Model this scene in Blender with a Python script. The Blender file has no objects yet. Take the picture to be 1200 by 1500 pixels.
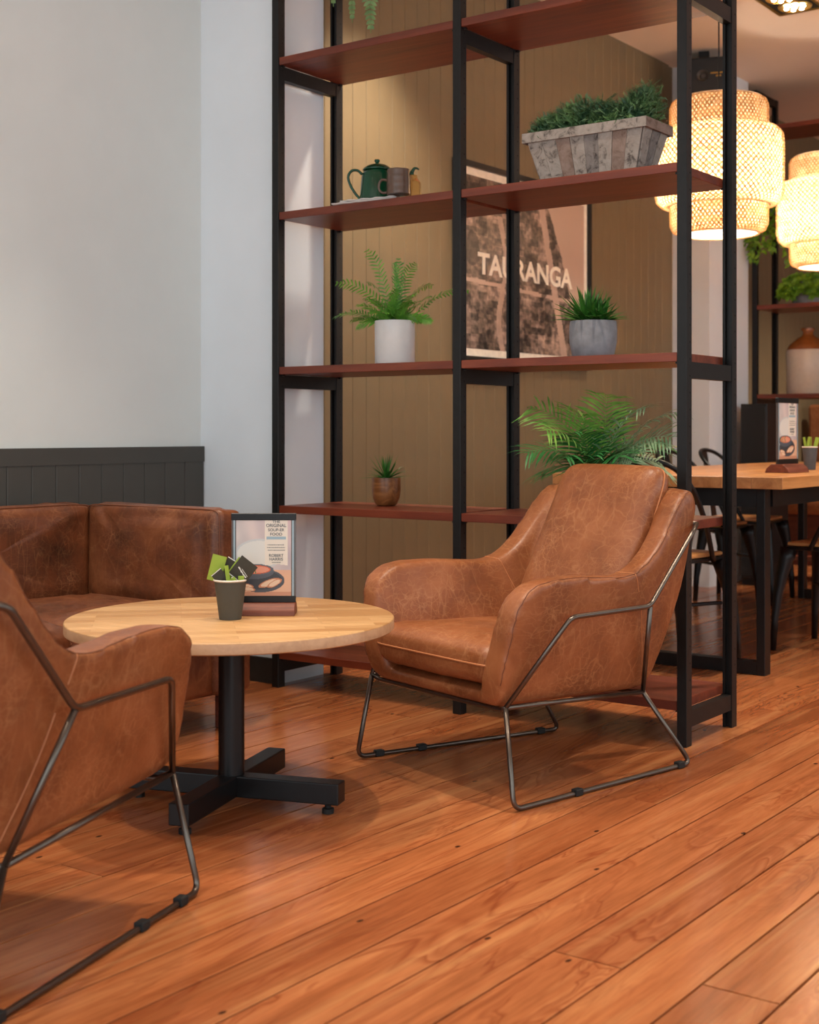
import bpy, bmesh, math, random
from mathutils import Vector, Matrix, noise
from mathutils.bvhtree import BVHTree
R = random.Random(7)
S = bpy.context.scene
COL = S.collection
rad = math.radians

# ------------------------------------------------------------------ camera
cam_d = bpy.data.cameras.new('camera'); cam = bpy.data.objects.new('camera', cam_d); COL.objects.link(cam)
YAW = math.atan2(.589, .808)
cam.location = (0, 0, .95); cam.rotation_euler = (rad(90), 0, YAW)
cam_d.sensor_fit = 'AUTO'; cam_d.sensor_width = 36; cam_d.lens = 48.0
cam_d.shift_y = -118/1500
cam_d.clip_start = .05; cam_d.clip_end = 60
cam_d.dof.use_dof = True; cam_d.dof.focus_distance = 3.9; cam_d.dof.aperture_fstop = 4.5
S.camera = cam
# ------------------------------------------------------------------ world (daylight through the open shopfront)
W = bpy.data.worlds.new('world'); S.world = W; W.use_nodes = True
W.node_tree.nodes['Background'].inputs[0].default_value = (.82, .94, 1.0, 1)
W.node_tree.nodes['Background'].inputs[1].default_value = 1.9
# ------------------------------------------------------------------ exposure
S.view_settings.view_transform = 'Standard'; S.view_settings.look = 'None'
S.view_settings.gamma = 1; S.view_settings.use_curve_mapping = False
S.view_settings.exposure = 0.18
# ------------------------------------------------------------------ ceiling downlights
def downlight(x, y, power, size=70, blend=1.0, col=(1, .88, .72), r=.04, z=3.16, tx=None, ty=None, tz=0):
    l = bpy.data.lights.new('downlight_beam', 'SPOT'); l.energy = power; l.color = col
    l.spot_size = rad(size); l.spot_blend = blend; l.shadow_soft_size = r
    o = bpy.data.objects.new('downlight_beam', l); COL.objects.link(o); o.location = (x, y, z)
    if tx is not None:
        d = Vector((tx, ty, tz)) - Vector((x, y, z)); o.rotation_euler = d.to_track_quat('-Z', 'Y').to_euler()
    return o
DL = [  # x, y, power, cone
    (-2.75, 2.55, 105, 75, None), (-2.0, 3.05, 125, 80, None), (-.65, 2.9, 100, 85, None),
    (-1.75, 1.25, 78, 80, None), (-3.15, 4.62, 215, 84, (-3.45, 4.62, 0)), (-2.6, 6.6, 110, 80, None),
    (-1.0, 5.2, 260, 90, None), (-.4, 7.6, 380, 95, None), (-2.2, 9.3, 380, 100, None), (-2.9, 1.4, 78, 110, None),
]
for x, y, p, sz, tg in DL:
    downlight(x, y, p, sz, tx=tg[0] if tg else None, ty=tg[1] if tg else None, tz=tg[2] if tg else 0)

# ------------------------------------------------------------------ helpers
def lin(r, g, b):
    f = lambda c: (c/255/12.92) if c/255 <= .04045 else ((c/255+.055)/1.055)**2.4
    return (f(r), f(g), f(b), 1)

class N:
    """small node helper"""
    def __init__(s, name):
        s.m = bpy.data.materials.new(name); s.m.use_nodes = True; s.t = s.m.node_tree
        s.b = s.t.nodes['Principled BSDF']; s.out = s.t.nodes['Material Output']
    def n(s, typ, **k):
        x = s.t.nodes.new(typ)
        for a, v in k.items():
            if a.startswith('_'): setattr(x, a[1:], v)
            else:
                key = a.replace('__', ' ')
                if key.isdigit(): key = int(key)
                x.inputs[key].default_value = v
        return x
    def l(s, a, b): s.t.links.new(a, b)
    def coord(s, scale=(1, 1, 1), rnd=0, kind='Object', rot=(0, 0, 0)):
        tc = s.n('ShaderNodeTexCoord'); mp = s.n('ShaderNodeMapping'); s.l(tc.outputs[kind], mp.inputs[0])
        mp.inputs['Scale'].default_value = scale; mp.inputs['Rotation'].default_value = rot
        if rnd:
            oi = s.n('ShaderNodeObjectInfo'); mu = s.n('ShaderNodeMath', _operation='MULTIPLY'); mu.inputs[1].default_value = rnd
            s.l(oi.outputs['Random'], mu.inputs[0])
            cb = s.n('ShaderNodeCombineXYZ')
            for i in range(3): s.l(mu.outputs[0], cb.inputs[i])
            s.l(cb.outputs[0], mp.inputs['Location'])
        return mp.outputs[0]
    def noise(s, vec, scale, detail=4, rough=.55, dist=0):
        x = s.n('ShaderNodeTexNoise'); x.inputs['Scale'].default_value = scale; x.inputs['Detail'].default_value = detail
        x.inputs['Roughness'].default_value = rough; x.inputs['Distortion'].default_value = dist
        s.l(vec, x.inputs['Vector']); return x.outputs['Fac']
    def ramp(s, fac, stops):
        x = s.n('ShaderNodeValToRGB'); e = x.color_ramp.elements
        while len(e) < len(stops): e.new(.5)
        for i, (p, c) in enumerate(stops): e[i].position = p; e[i].color = c if len(c) == 4 else (*c, 1)
        s.l(fac, x.inputs[0]); return x.outputs[0]
    def mix(s, fac, a, b, mode='MIX'):
        x = s.n('ShaderNodeMix', _data_type='RGBA', _blend_type=mode)
        for v, i in ((fac, 0), (a, 6), (b, 7)):
            if hasattr(v, 'is_output'): s.l(v, x.inputs[i])
            else: x.inputs[i].default_value = v
        return x.outputs[2]
    def bump(s, h, strength, dist=.01):
        x = s.n('ShaderNodeBump'); x.inputs['Strength'].default_value = strength; x.inputs['Distance'].default_value = dist
        s.l(h, x.inputs['Height']); s.l(x.outputs[0], s.b.inputs['Normal'])
    def base(s, c, rough=.5, metal=0, spec=None, coat=0):
        if hasattr(c, 'is_output'): s.l(c, s.b.inputs['Base Color'])
        else: s.b.inputs['Base Color'].default_value = c
        s.b.inputs['Roughness'].default_value = rough; s.b.inputs['Metallic'].default_value = metal
        if spec is not None: s.b.inputs['Specular IOR Level'].default_value = spec
        if coat: s.b.inputs['Coat Weight'].default_value = coat; s.b.inputs['Coat Roughness'].default_value = .12
        return s

def plain(name, rgb, rough=.5, metal=0, var=.06, scale=40, bump=0, spec=None, coat=0, rnd=0):
    m = N(name); v = m.coord(rnd=rnd); f = m.noise(v, scale)
    c = lin(*rgb); lo = tuple(x*(1-var) for x in c[:3]) + (1,); hi = tuple(min(1, x*(1+var)) for x in c[:3]) + (1,)
    m.base(m.ramp(f, [(.35, lo), (.65, hi)]), rough, metal, spec, coat)
    if bump: m.bump(m.noise(v, scale*4), bump, .002)
    return m.m

def leather(name, dark, mid, light, crack=.5, rough=.42):
    m = N(name); v = m.coord(rnd=6)
    f = m.noise(v, 5, 6, .62, .3); c = m.ramp(f, [(.28, lin(*dark)), (.52, lin(*mid)), (.78, lin(*light))])
    # fine pale creases
    cr = None
    for sc, rot, st_ in ((26, (0, 0, 0), (1, 1, .35)), (38, (.6, .3, .9), (.4, 1, 1)), (60, (1.2, .9, .2), (1, .4, 1))):
        v2 = m.coord(st_, rnd=3, rot=rot)
        nz = m.n('ShaderNodeTexNoise'); nz.inputs['Scale'].default_value = 14; nz.inputs['Detail'].default_value = 3; m.l(v2, nz.inputs['Vector'])
        va = m.n('ShaderNodeVectorMath', _operation='MULTIPLY_ADD'); m.l(nz.outputs['Color'], va.inputs[0]); va.inputs[1].default_value = (.06, .06, .06); m.l(v2, va.inputs[2])
        vo = m.n('ShaderNodeTexVoronoi', _feature='DISTANCE_TO_EDGE'); vo.inputs['Scale'].default_value = sc; m.l(va.outputs[0], vo.inputs['Vector'])
        r0 = m.ramp(vo.outputs['Distance'], [(0, (.7, .7, .7)), (.025, (.35, .35, .35)), (.07, (0, 0, 0))])
        mk = m.ramp(m.noise(m.coord(rot=rot, rnd=2), 8, 3, .6), [(.40, (0, 0, 0)), (.62, (1, 1, 1))])
        r = m.mix(1.0, r0, mk, 'MULTIPLY')
        cr = r if cr is None else m.mix(1.0, cr, r, 'ADD')
    k2 = m.n('ShaderNodeMath', _operation='MULTIPLY'); m.l(cr, k2.inputs[0]); k2.inputs[1].default_value = crack
    col = m.mix(k2.outputs[0], c, lin(198, 140, 94))
    m.base(col, rough, spec=.45)
    rr = m.ramp(m.noise(v, 9), [(.3, (rough-.08,)*3), (.7, (rough+.1,)*3)]); m.l(rr, m.b.inputs['Roughness'])
    m.bump(m.noise(v, 120, 5, .6), .18, .003)
    return m.m

def wood(name, dark, mid, light, rough=.4, axis=1, scale=1.0, rnd=50, coat=0, rings=True, knots=False):
    m = N(name); st = [9, 9, 9]; st[axis] = .8
    v = m.coord(tuple(x*scale for x in st), rnd=rnd)
    f = m.noise(v, 1.6, 5, .62, .9 if not knots else .25)
    fine = m.noise(v, 9, 3, .7, .2)
    c = m.ramp(f, [(.28, lin(*dark)), (.5, lin(*mid)), (.72, lin(*light))])
    oi = m.n('ShaderNodeObjectInfo')
    tone = m.ramp(oi.outputs['Random'], [(0, (.80, .74, .70)), (.5, (1, 1, 1)), (1, (1.12, 1.12, 1.05))])
    c = m.mix(1.0, c, tone, 'MULTIPLY')
    fr = m.ramp(fine, [(.35, (.90, .88, .87)), (.6, (1.04, 1.04, 1.04))])
    c = m.mix(1.0, c, fr, 'MULTIPLY')
    if knots:
        v3 = m.coord((4.5, .75, 1), rnd=rnd)
        w = m.noise(v3, 1.6, 3, .5, 1.5)
        k = m.ramp(w, [(.44, (0, 0, 0)), (.47, (.75, .75, .75)), (.482, (.1, .1, .1)), (.52, (.5, .5, .5)), (.55, (0, 0, 0)), (.60, (.55, .55, .55)), (.615, (0, 0, 0))])
        pm = m.ramp(m.noise(m.coord((1.2, .8, 1), rnd=rnd*1.3), 1.4, 2, .5), [(.40, (0, 0, 0)), (.56, (1, 1, 1))])
        kk = m.mix(1.0, k, pm, 'MULTIPLY')
        c = m.mix(kk, c, lin(134, 62, 32))
        st2 = m.ramp(m.noise(m.coord((70, 1.1, 1), rnd=rnd), 1.3, 4, .6, .1), [(.36, (.74, .70, .66)), (.56, (1.05, 1.05, 1.05))])
        c = m.mix(.4, c, st2, 'MULTIPLY')
        w2 = m.ramp(m.noise(m.coord((22, .7, 1), rnd=rnd), 1.2, 3, .5, .3), [(.56, (0, 0, 0)), (.72, (.45, .45, .45))])
        c = m.mix(w2, c, lin(206, 144, 92))
        v4 = m.coord((1, .55, 1), rnd=rnd*1.7)
        vo = m.n('ShaderNodeTexVoronoi', _voronoi_dimensions='2D'); vo.inputs['Scale'].default_value = 2.6; m.l(v4, vo.inputs['Vector'])
        d = m.ramp(vo.outputs['Distance'], [(0, (1, 1, 1)), (.009, (.9, .9, .9)), (.016, (0, 0, 0))])
        c = m.mix(d, c, lin(48, 22, 12))
    m.base(c, rough, coat=coat)
    m.bump(fine, .02 if knots else .05, .002)
    return m.m

M = {}
M['leather'] = leather('chair_leather', (108, 58, 30), (144, 83, 47), (168, 104, 65), .42, .40)
M['leather_dark'] = leather('sofa_leather', (62, 32, 16), (106, 56, 30), (140, 82, 48), .20, .44)
M['piping'] = plain('leather_piping', (186, 118, 74), .5)
M['piping_dark'] = plain('dark_piping', (112, 62, 36), .5)
M['floor'] = wood('floor_boards', (148, 84, 48), (176, 104, 62), (194, 126, 80), .20, 1, 1, 60, .0, knots=True)
M['shelfwood'] = wood('shelf_timber', (86, 34, 18), (112, 47, 26), (132, 62, 36), .40, 0, 1.2, 20)
M['tabletop'] = wood('oak_tabletop', (196, 142, 84), (214, 164, 104), (228, 184, 126), .42, 0, 1.0, 80)
M['oakedge'] = wood('oak_edge', (168, 126, 94), (180, 140, 108), (190, 150, 120), .5, 0, .6, 10)
M['darkwood'] = wood('dark_base_wood', (80, 38, 24), (106, 52, 34), (126, 66, 44), .6, 0, 4, 10)
M['dinetop'] = wood('dining_oak', (168, 108, 58), (194, 134, 80), (208, 150, 94), .28, 1, 1, 10)
M['black'] = plain('black_steel', (20, 19, 20), .36, .1, spec=.4)
M['post'] = plain('shelf_steel', (24, 22, 21), .45, .1, var=.15, spec=.35)
M['hole'] = plain('peg_hole_black', (8, 7, 6), .9)
M['frame'] = plain('bronze_steel_rod', (104, 94, 86), .28, .9)
M['rubber'] = plain('black_rubber', (22, 21, 20), .7)
M['wall_cool'] = plain('cool_white_paint', (232, 236, 240), .85, var=.02, scale=3, bump=.05)
M['wall_warm'] = plain('warm_white_paint', (229, 232, 229), .85, var=.02, scale=3, bump=.05)
M['olive'] = plain('olive_paint', (124, 105, 76), .62, var=.04, scale=6)
M['charcoal'] = plain('charcoal_paint', (72, 69, 64), .6, var=.04, scale=6)
M['skirt'] = plain('black_skirting', (36, 34, 31), .5)
M['ceiling'] = plain('ceiling_paint', (236, 220, 204), .9, var=.02, scale=2)
M['white'] = plain('white_glaze', (222, 216, 212), .35, var=.02)
M['concrete'] = plain('grey_concrete', (132, 132, 136), .8, var=.16, scale=26, bump=.3)
M['green'] = plain('green_enamel', (12, 66, 42), .14, var=.1)
M['brownmug'] = plain('brown_stoneware', (98, 74, 60), .3, var=.12)
M['amber'] = plain('amber_glass', (190, 130, 52), .1, var=.1)
M['cloth'] = plain('white_cloth', (206, 196, 190), .9, bump=.2)
M['soil'] = plain('dark_soil', (48, 36, 26), .95, var=.3, scale=120, bump=.5)
M['cream'] = plain('cream_mat', (246, 238, 222), .8)
M['printframe'] = plain('black_frame', (28, 24, 20), .45)
M['cupdark'] = plain('dark_paper_cup', (76, 72, 62), .7, var=.03)
M['cupwhite'] = plain('white_cup_rim', (226, 214, 200), .5)
M['grey_cup'] = plain('grey_cup', (74, 78, 84), .6)
M['lime'] = plain('lime_paper', (150, 172, 58), .7)
M['sachet'] = plain('dark_brown_paper', (58, 52, 40), .7)
M['paperwhite'] = plain('white_paper', (232, 228, 220), .7)
M['acrylic'] = plain('smoky_acrylic', (92, 84, 82), .2, var=.04)
M['bluegrey'] = plain('blue_grey_edge', (150, 170, 180), .3)
M['jugwhite'] = plain('stoneware_cream', (196, 178, 160), .25, var=.04)
M['jugbrown'] = plain('stoneware_brown', (140, 78, 34), .25, var=.1)
M['speaker'] = plain('speaker_black', (20, 18, 18), .5)
M['cone'] = plain('speaker_cone', (58, 50, 44), .5)
M['gold'] = plain('brass', (180, 140, 70), .3, .8)
M['pebble'] = plain('pale_pebble', (205, 185, 150), .8)
M['text_dark'] = plain('dark_print', (92, 98, 104), .8)
M['text_pale'] = plain('pale_lettering', (250, 240, 222), .8)

def leafmat(name, a, b, rough=.45, tr=.25):
    m = N(name); v = m.coord(rnd=9); f = m.noise(v, 22, 2)
    m.base(m.ramp(f, [(.3, lin(*a)), (.7, lin(*b))]), rough)
    m.b.inputs['Subsurface Weight'].default_value = 0
    return m.m
M['fern'] = leafmat('fern_leaf', (58, 122, 36), (116, 176, 62))
M['fernpale'] = leafmat('hanging_fern_leaf', (64, 96, 52), (118, 148, 88))
M['succ'] = leafmat('succulent_leaf', (24, 78, 22), (74, 132, 46))
M['palm_a'] = leafmat('palm_leaf_bright', (78, 136, 48), (140, 182, 84))
M['palm_b'] = leafmat('palm_leaf_deep', (30, 100, 44), (62, 138, 68))
M['palm_c'] = leafmat('palm_leaf_silver', (96, 140, 100), (166, 190, 150))
M['bush'] = leafmat('bush_leaf', (44, 80, 56), (108, 142, 84))
M['stemg'] = leafmat('green_stem', (60, 92, 36), (86, 110, 48))
M['ivy'] = leafmat('ivy_leaf', (62, 110, 20), (128, 168, 40))

# birch bark slabs, pot timber
def bark(name, base, dark):
    m = N(name); v = m.coord((1, 1, 1), rnd=30); f = m.noise(v, 26, 6, .7, .6)
    c = m.ramp(f, [(.36, lin(*dark)), (.47, lin(*base)), (.75, lin(*[min(255, x+24) for x in base]))])
    m.base(c, .85); m.bump(f, .6, .004); return m.m
M['bark_a'] = bark('birch_bark_pale', (150, 138, 128), (86, 76, 70))
M['bark_b'] = bark('birch_bark_brown', (132, 110, 98), (112, 88, 74))
M['bark_c'] = bark('birch_bark_dark', (122, 112, 106), (58, 50, 46))
M['potwood'] = wood('mango_wood', (88, 50, 24), (136, 84, 44), (172, 118, 70), .3, 0, 2.2, 3)

def emis(name, col, st):
    m = N(name); e = m.n('ShaderNodeEmission'); e.inputs[0].default_value = col; e.inputs[1].default_value = st
    m.l(e.outputs[0], m.out.inputs[0]); return m.m
M['bulb'] = emis('warm_bulb', (1, .9, .74, 1), 14)
M['led'] = emis('warm_led', (1, .86, .62, 1), 30)
# woven bamboo strips
m = N('woven_bamboo'); v = m.coord(); f = m.noise(v, 30, 3)
cc = m.ramp(f, [(.3, lin(234, 214, 184)), (.7, lin(246, 236, 216))]); m.base(cc, .6)
tr = m.n('ShaderNodeBsdfTranslucent'); m.l(cc, tr.inputs[0]); mx = m.n('ShaderNodeMixShader'); mx.inputs[0].default_value = .5
m.l(m.b.outputs[0], mx.inputs[1]); m.l(tr.outputs[0], mx.inputs[2]); m.l(mx.outputs[0], m.out.inputs[0]); M['bamboo'] = m.m
m = N('bamboo_strip'); v = m.coord(); f = m.noise(v, 26, 3)
cc = m.ramp(f, [(.35, lin(196, 150, 98)), (.65, lin(232, 198, 150))]); m.base(cc, .6)
tr = m.n('ShaderNodeBsdfTranslucent'); m.l(cc, tr.inputs[0]); mx = m.n('ShaderNodeMixShader'); mx.inputs[0].default_value = .38
m.l(m.b.outputs[0], mx.inputs[1]); m.l(tr.outputs[0], mx.inputs[2]); m.l(mx.outputs[0], m.out.inputs[0]); M['bamboo_strip'] = m.m
# glass pane
m = N('clear_glass'); m.base((.9, .95, .95, 1), .03); m.b.inputs['Transmission Weight'].default_value = 1; m.b.inputs['IOR'].default_value = 1.1; M['glass'] = m.m
# printed sheets: colour attribute
def printmat(name, rough=.5):
    m = N(name); a = m.n('ShaderNodeAttribute'); a.attribute_name = 'Col'; m.base(a.outputs['Color'], rough); return m.m
M['print'] = printmat('printed_sheet', .35)

# ------------------------------------------------------------------ object helpers
def tag(o, label=None, cat=None, group=None, kind=None):
    if label: o['label'] = label
    if cat: o['category'] = cat
    if group: o['group'] = group
    if kind: o['kind'] = kind
    return o
def thing(name, loc=(0, 0, 0), rz=0, label=None, cat=None, group=None):
    o = bpy.data.objects.new(name, None); COL.objects.link(o); o.location = loc; o.rotation_euler = (0, 0, rz)
    o.empty_display_size = .05
    return tag(o, label, cat, group)
def obj(name, bm, mat, parent=None, smooth=False, kind=None, label=None, loc=None, auto=None):
    me = bpy.data.meshes.new(name)
    if isinstance(bm, bmesh.types.BMesh):
        bmesh.ops.recalc_face_normals(bm, faces=bm.faces) if auto is None else None
        bm.to_mesh(me); bm.free()
    else: me = bm
    me.materials.clear(); me.materials.append(mat)
    if smooth:
        me.polygons.foreach_set('use_smooth', [True]*len(me.polygons))
        if smooth != 'full': me.set_sharp_from_angle(angle=rad(40))
    o = bpy.data.objects.new(name, me); COL.objects.link(o)
    if parent: o.parent = parent
    if loc: o.location = loc
    return tag(o, label, None, None, kind)
def copy_tree(o, parent=None):
    c = o.copy(); COL.objects.link(c); c.parent = parent
    if parent: c.matrix_parent_inverse = o.matrix_parent_inverse.copy()
    for ch in list(o.children): copy_tree(ch, c)
    return c
def B(): return bmesh.new()
def lerp(a, b, k): return a+(b-a)*k
def box(bm, x0, x1, y0, y1, z0, z1, bev=0, seg=1):
    r = bmesh.ops.create_cube(bm, size=1); vs = r['verts']
    for v in vs: v.co = Vector((x0 if v.co.x < 0 else x1, y0 if v.co.y < 0 else y1, z0 if v.co.z < 0 else z1))
    if bev:
        es = list({e for v in vs for e in v.link_edges})
        bmesh.ops.bevel(bm, geom=es, offset=bev, segments=seg, affect='EDGES', profile=.5)
    return bm
def lathe(bm, prof, seg=32, cx=0, cy=0, cz=0, closed=False):
    rings = []
    for r, z in prof:
        if r < 1e-5: rings.append([bm.verts.new((cx, cy, cz+z))])
        else: rings.append([bm.verts.new((cx+r*math.cos(2*math.pi*i/seg), cy+r*math.sin(2*math.pi*i/seg), cz+z)) for i in range(seg)])
    for a, b in zip(rings, rings[1:]):
        for i in range(seg):
            j = (i+1) % seg
            if len(a) == 1 and len(b) == 1: continue
            if len(a) == 1: bm.faces.new((a[0], b[i], b[j]))
            elif len(b) == 1: bm.faces.new((a[i], b[0], a[j]))
            else: bm.faces.new((a[i], b[i], b[j], a[j]))
    return bm
def catmull(pts, n=6, closed=False):
    P = [Vector(p) for p in pts]; out = []; L = len(P)
    rng = range(L) if closed else range(L-1)
    for i in rng:
        p0 = P[(i-1) % L] if closed or i > 0 else P[0]*2-P[1]
        p1 = P[i]; p2 = P[(i+1) % L]
        p3 = P[(i+2) % L] if closed or i+2 < L else P[-1]*2-P[-2]
        for k in range(n):
            t = k/n
            out.append(.5*((2*p1)+(-p0+p2)*t+(2*p0-5*p1+4*p2-p3)*t*t+(-p0+3*p1-3*p2+p3)*t**3))
    if not closed: out.append(P[-1])
    return out
def rounded(pts, r=.02, n=5):
    """polyline with rounded corners"""
    P = [Vector(p) for p in pts]; out = [P[0]]
    for a, b, c in zip(P, P[1:], P[2:]):
        rr = min(r, (a-b).length*.45, (c-b).length*.45)
        s = b+(a-b).normalized()*rr; e = b+(c-b).normalized()*rr
        for k in range(n+1):
            t = k/n; out.append(s*(1-t)**2+b*2*t*(1-t)+e*t*t)
    out.append(P[-1]); return out
def tube(bm, pts, r, seg=8, closed=False, caps=True, flat=1.0):
    P = [Vector(p) for p in pts]; L = len(P); rad_ = r if isinstance(r, (list, tuple)) else [r]*L
    T = []
    for i in range(L):
        a = P[(i-1) % L] if closed else P[max(i-1, 0)]; b = P[(i+1) % L] if closed else P[min(i+1, L-1)]
        d = (b-a); T.append(d.normalized() if d.length > 1e-9 else Vector((0, 0, 1)))
    up = Vector((0, 0, 1)) if abs(T[0].z) < .9 else Vector((1, 0, 0))
    nrm = (up-T[0]*up.dot(T[0])).normalized(); rings = []
    for i in range(L):
        nrm = (nrm-T[i]*nrm.dot(T[i])).normalized(); bi = T[i].cross(nrm)
        rings.append([bm.verts.new(P[i]+rad_[i]*(nrm*math.cos(2*math.pi*k/seg)+bi*flat*math.sin(2*math.pi*k/seg))) for k in range(seg)])
    pr = list(zip(rings, rings[1:]))
    if closed: pr.append((rings[-1], rings[0]))
    for a, b in pr:
        for k in range(seg): bm.faces.new((a[k], a[(k+1) % seg], b[(k+1) % seg], b[k]))
    if caps and not closed:
        bm.faces.new(rings[0][::-1]); bm.faces.new(rings[-1])
    return bm
def prism(bm, outline, z0, z1, plane='XY'):
    """outline polygon extruded between two values of the third axis"""
    def mk(a, b, c): return {'XY': (a, b, c), 'YZ': (c, a, b), 'XZ': (a, c, b)}[plane]
    lo = [bm.verts.new(mk(a, b, z0)) for a, b in outline]; hi = [bm.verts.new(mk(a, b, z1)) for a, b in outline]
    bm.faces.new(lo); bm.faces.new(hi[::-1]); n = len(outline)
    for i in range(n): bm.faces.new((lo[i], hi[i], hi[(i+1) % n], lo[(i+1) % n]))
    return bm
def sp(c, e): return math.copysign(abs(c)**e, c)
def pillow(bm, a, b, c, e1=.55, e2=.28, nu=72, nv=28, f=None, wr=0.0, seed=0, ctr=(0, 0, 0)):
    """super-ellipsoid cushion, half sizes a,b,c; f maps points"""
    rows = []
    for j in range(nv+1):
        ph = -math.pi/2+math.pi*j/nv; row = []
        cp, spn = sp(math.cos(ph), e1), sp(math.sin(ph), e1)
        for i in range(nu):
            # even spacing along the rounded rectangle
            th = 2*math.pi*i/nu; t = th
            x = a*cp*sp(math.cos(t), e2); y = b*cp*sp(math.sin(t), e2); z = c*spn
            p = Vector((x, y, z))
            if wr:
                nz = noise.noise(Vector((x*8+seed, y*8, z*8)))*.65+noise.noise(Vector((x*20+seed, y*20, z*20)))*.35
                if wr > .009: nz += .55*(1-abs(noise.noise(Vector((x*14+seed*3, y*11, z*17))))*3.2)*(1 if abs(z/c) > .5 or abs(x/a) > .8 else .25)*.5
                p += Vector((x/a**2, y/b**2, z/c**2)).normalized()*nz*wr
            if f: p = Vector(f(p))
            row.append(bm.verts.new(p+Vector(ctr)))
        rows.append(row)
    for p, q in zip(rows, rows[1:]):
        for i in range(nu): bm.faces.new((p[i], p[(i+1) % nu], q[(i+1) % nu], q[i]))
    bmesh.ops.remove_doubles(bm, verts=bm.verts, dist=.0002)
    return bm
def pipe_ring(a, b, e2=.28, f=None, n=80, ctr=(0, 0, 0), z=0, out=1.0):
    P = []
    for i in range(n):
        t = 2*math.pi*i/n; p = Vector((a*out*sp(math.cos(t), e2), b*out*sp(math.sin(t), e2), z))
        if f: p = Vector(f(p))
        P.append(p+Vector(ctr))
    Q = [P[0]]
    for p in P[1:]:
        if (p-Q[-1]).length > .002: Q.append(p)
    return Q
def remeshed(bm, voxel=.01, smooth=6):
    me = bpy.data.meshes.new('tmp'); bmesh.ops.recalc_face_normals(bm, faces=bm.faces); bm.to_mesh(me); bm.free()
    o = bpy.data.objects.new('tmp', me); COL.objects.link(o)
    md = o.modifiers.new('r', 'REMESH'); md.mode = 'VOXEL'; md.voxel_size = voxel; md.use_smooth_shade = True
    ms = o.modifiers.new('s', 'SMOOTH'); ms.factor = .5; ms.iterations = smooth
    dg = bpy.context.evaluated_depsgraph_get(); dg.update()
    out = bpy.data.meshes.new_from_object(o.evaluated_get(dg)); bpy.data.objects.remove(o)
    return out
def text_mesh(txt, size, depth=.001, bold=0, align='CENTER', spacing=1.0):
    cu = bpy.data.curves.new('t', 'FONT'); cu.body = txt; cu.size = size; cu.extrude = depth; cu.offset = bold
    cu.align_x = align; cu.align_y = 'BOTTOM_BASELINE'; cu.space_character = spacing; cu.resolution_u = 4
    o = bpy.data.objects.new('t', cu); COL.objects.link(o)
    dg = bpy.context.evaluated_depsgraph_get(); dg.update()
    me = bpy.data.meshes.new_from_object(o.evaluated_get(dg)); bpy.data.objects.remove(o); return me
def put_text(txt, size, mat, parent, mtx, bold=0, depth=.0006, name='lettering', width=None, spacing=1.0, height=None):
    me = text_mesh(txt, size, depth, bold, spacing=spacing)
    xs = [v.co.x for v in me.vertices]; ys = [v.co.y for v in me.vertices]
    sx = width/(max(xs)-min(xs)) if width else 1; sy = height/(max(ys)-min(ys)) if height else 1
    cx = (max(xs)+min(xs))/2
    me.transform(mtx @ Matrix.Diagonal((sx, sy, 1, 1)) @ Matrix.Translation((-cx, -min(ys), 0)))
    return obj(name, me, mat, parent)
def sheet(name, w, h, nx, ny, fn, mat, parent, mtx):
    """printed sheet: grid with a colour per cell (fn(u,v) -> sRGB, v up)"""
    verts = [(w*(i/nx-.5), h*(j/ny), 0) for j in range(ny+1) for i in range(nx+1)]
    faces = [(j*(nx+1)+i, j*(nx+1)+i+1, (j+1)*(nx+1)+i+1, (j+1)*(nx+1)+i) for j in range(ny) for i in range(nx)]
    me = bpy.data.meshes.new(name); me.from_pydata([mtx @ Vector(v) for v in verts], [], faces)
    ca = me.color_attributes.new('Col', 'FLOAT_COLOR', 'CORNER'); data = []
    for j in range(ny):
        for i in range(nx): data += list(lin(*fn((i+.5)/nx, (j+.5)/ny)))*4
    ca.data.foreach_set('color', data)
    return obj(name, me, mat, parent)
def P2(px, py, zc):
    a = (px-600)/2000*zc; c_, s_ = math.cos(YAW), math.sin(YAW)
    return (c_*a-s_*zc, s_*a+c_*zc, .95-(py-632)/2000*zc)

# ================================================================== THE SETTING
CEIL = 3.2; XL = -3.83; XO = -3.65; XP = -3.42
# floor: sub floor slab and the separate boards
fl = obj('floor', box(B(), -4.1, 3.2, -1.6, 12, -.06, -.0205), M['skirt']); tag(fl, 'reddish brown polished timber board floor', kind='structure')
bw = .141
def board_mesh(L):
    bm = B(); g = .0024; c = .0008
    o = [(-bw/2+g, -.02), (bw/2-g, -.02), (bw/2-g, -c), (bw/2-g-c, 0), (-bw/2+g+c, 0), (-bw/2+g, -c)]
    prism(bm, o, -L/2+.0008, L/2-.0008, 'XZ'); me = bpy.data.meshes.new('floor_board')
    bmesh.ops.recalc_face_normals(bm, faces=bm.faces); bm.to_mesh(me); bm.free(); me.materials.append(M['floor']); return me
bms = {}
joints = {3: None}
k0 = -19
nb = 0
for k in range(-19, 32):
    xc_ = -1.40+bw*(k+.5)
    if xc_ < -3.95 or xc_ > 3.1: continue
    # joint positions along Y
    if xc_ > .6: ys = [-1.5, 3.0, 7.5, 11.9]
    else:
        rr = random.Random(k*17+3); y = -1.5; ys = [y]
        y += rr.uniform(1.5, 3.9)
        while y < 11.0: ys.append(y); y += rr.uniform(3.0, 4.4)
        ys.append(11.9)
    for a, b in zip(ys, ys[1:]):
        L = round(b-a, 2)
        if L not in bms: bms[L] = board_mesh(L)
        o = bpy.data.objects.new('floor_board', bms[L]); COL.objects.link(o); o.parent = fl; o.location = (xc_, (a+b)/2, R.uniform(-.0004, 0)); nb += 1
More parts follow.
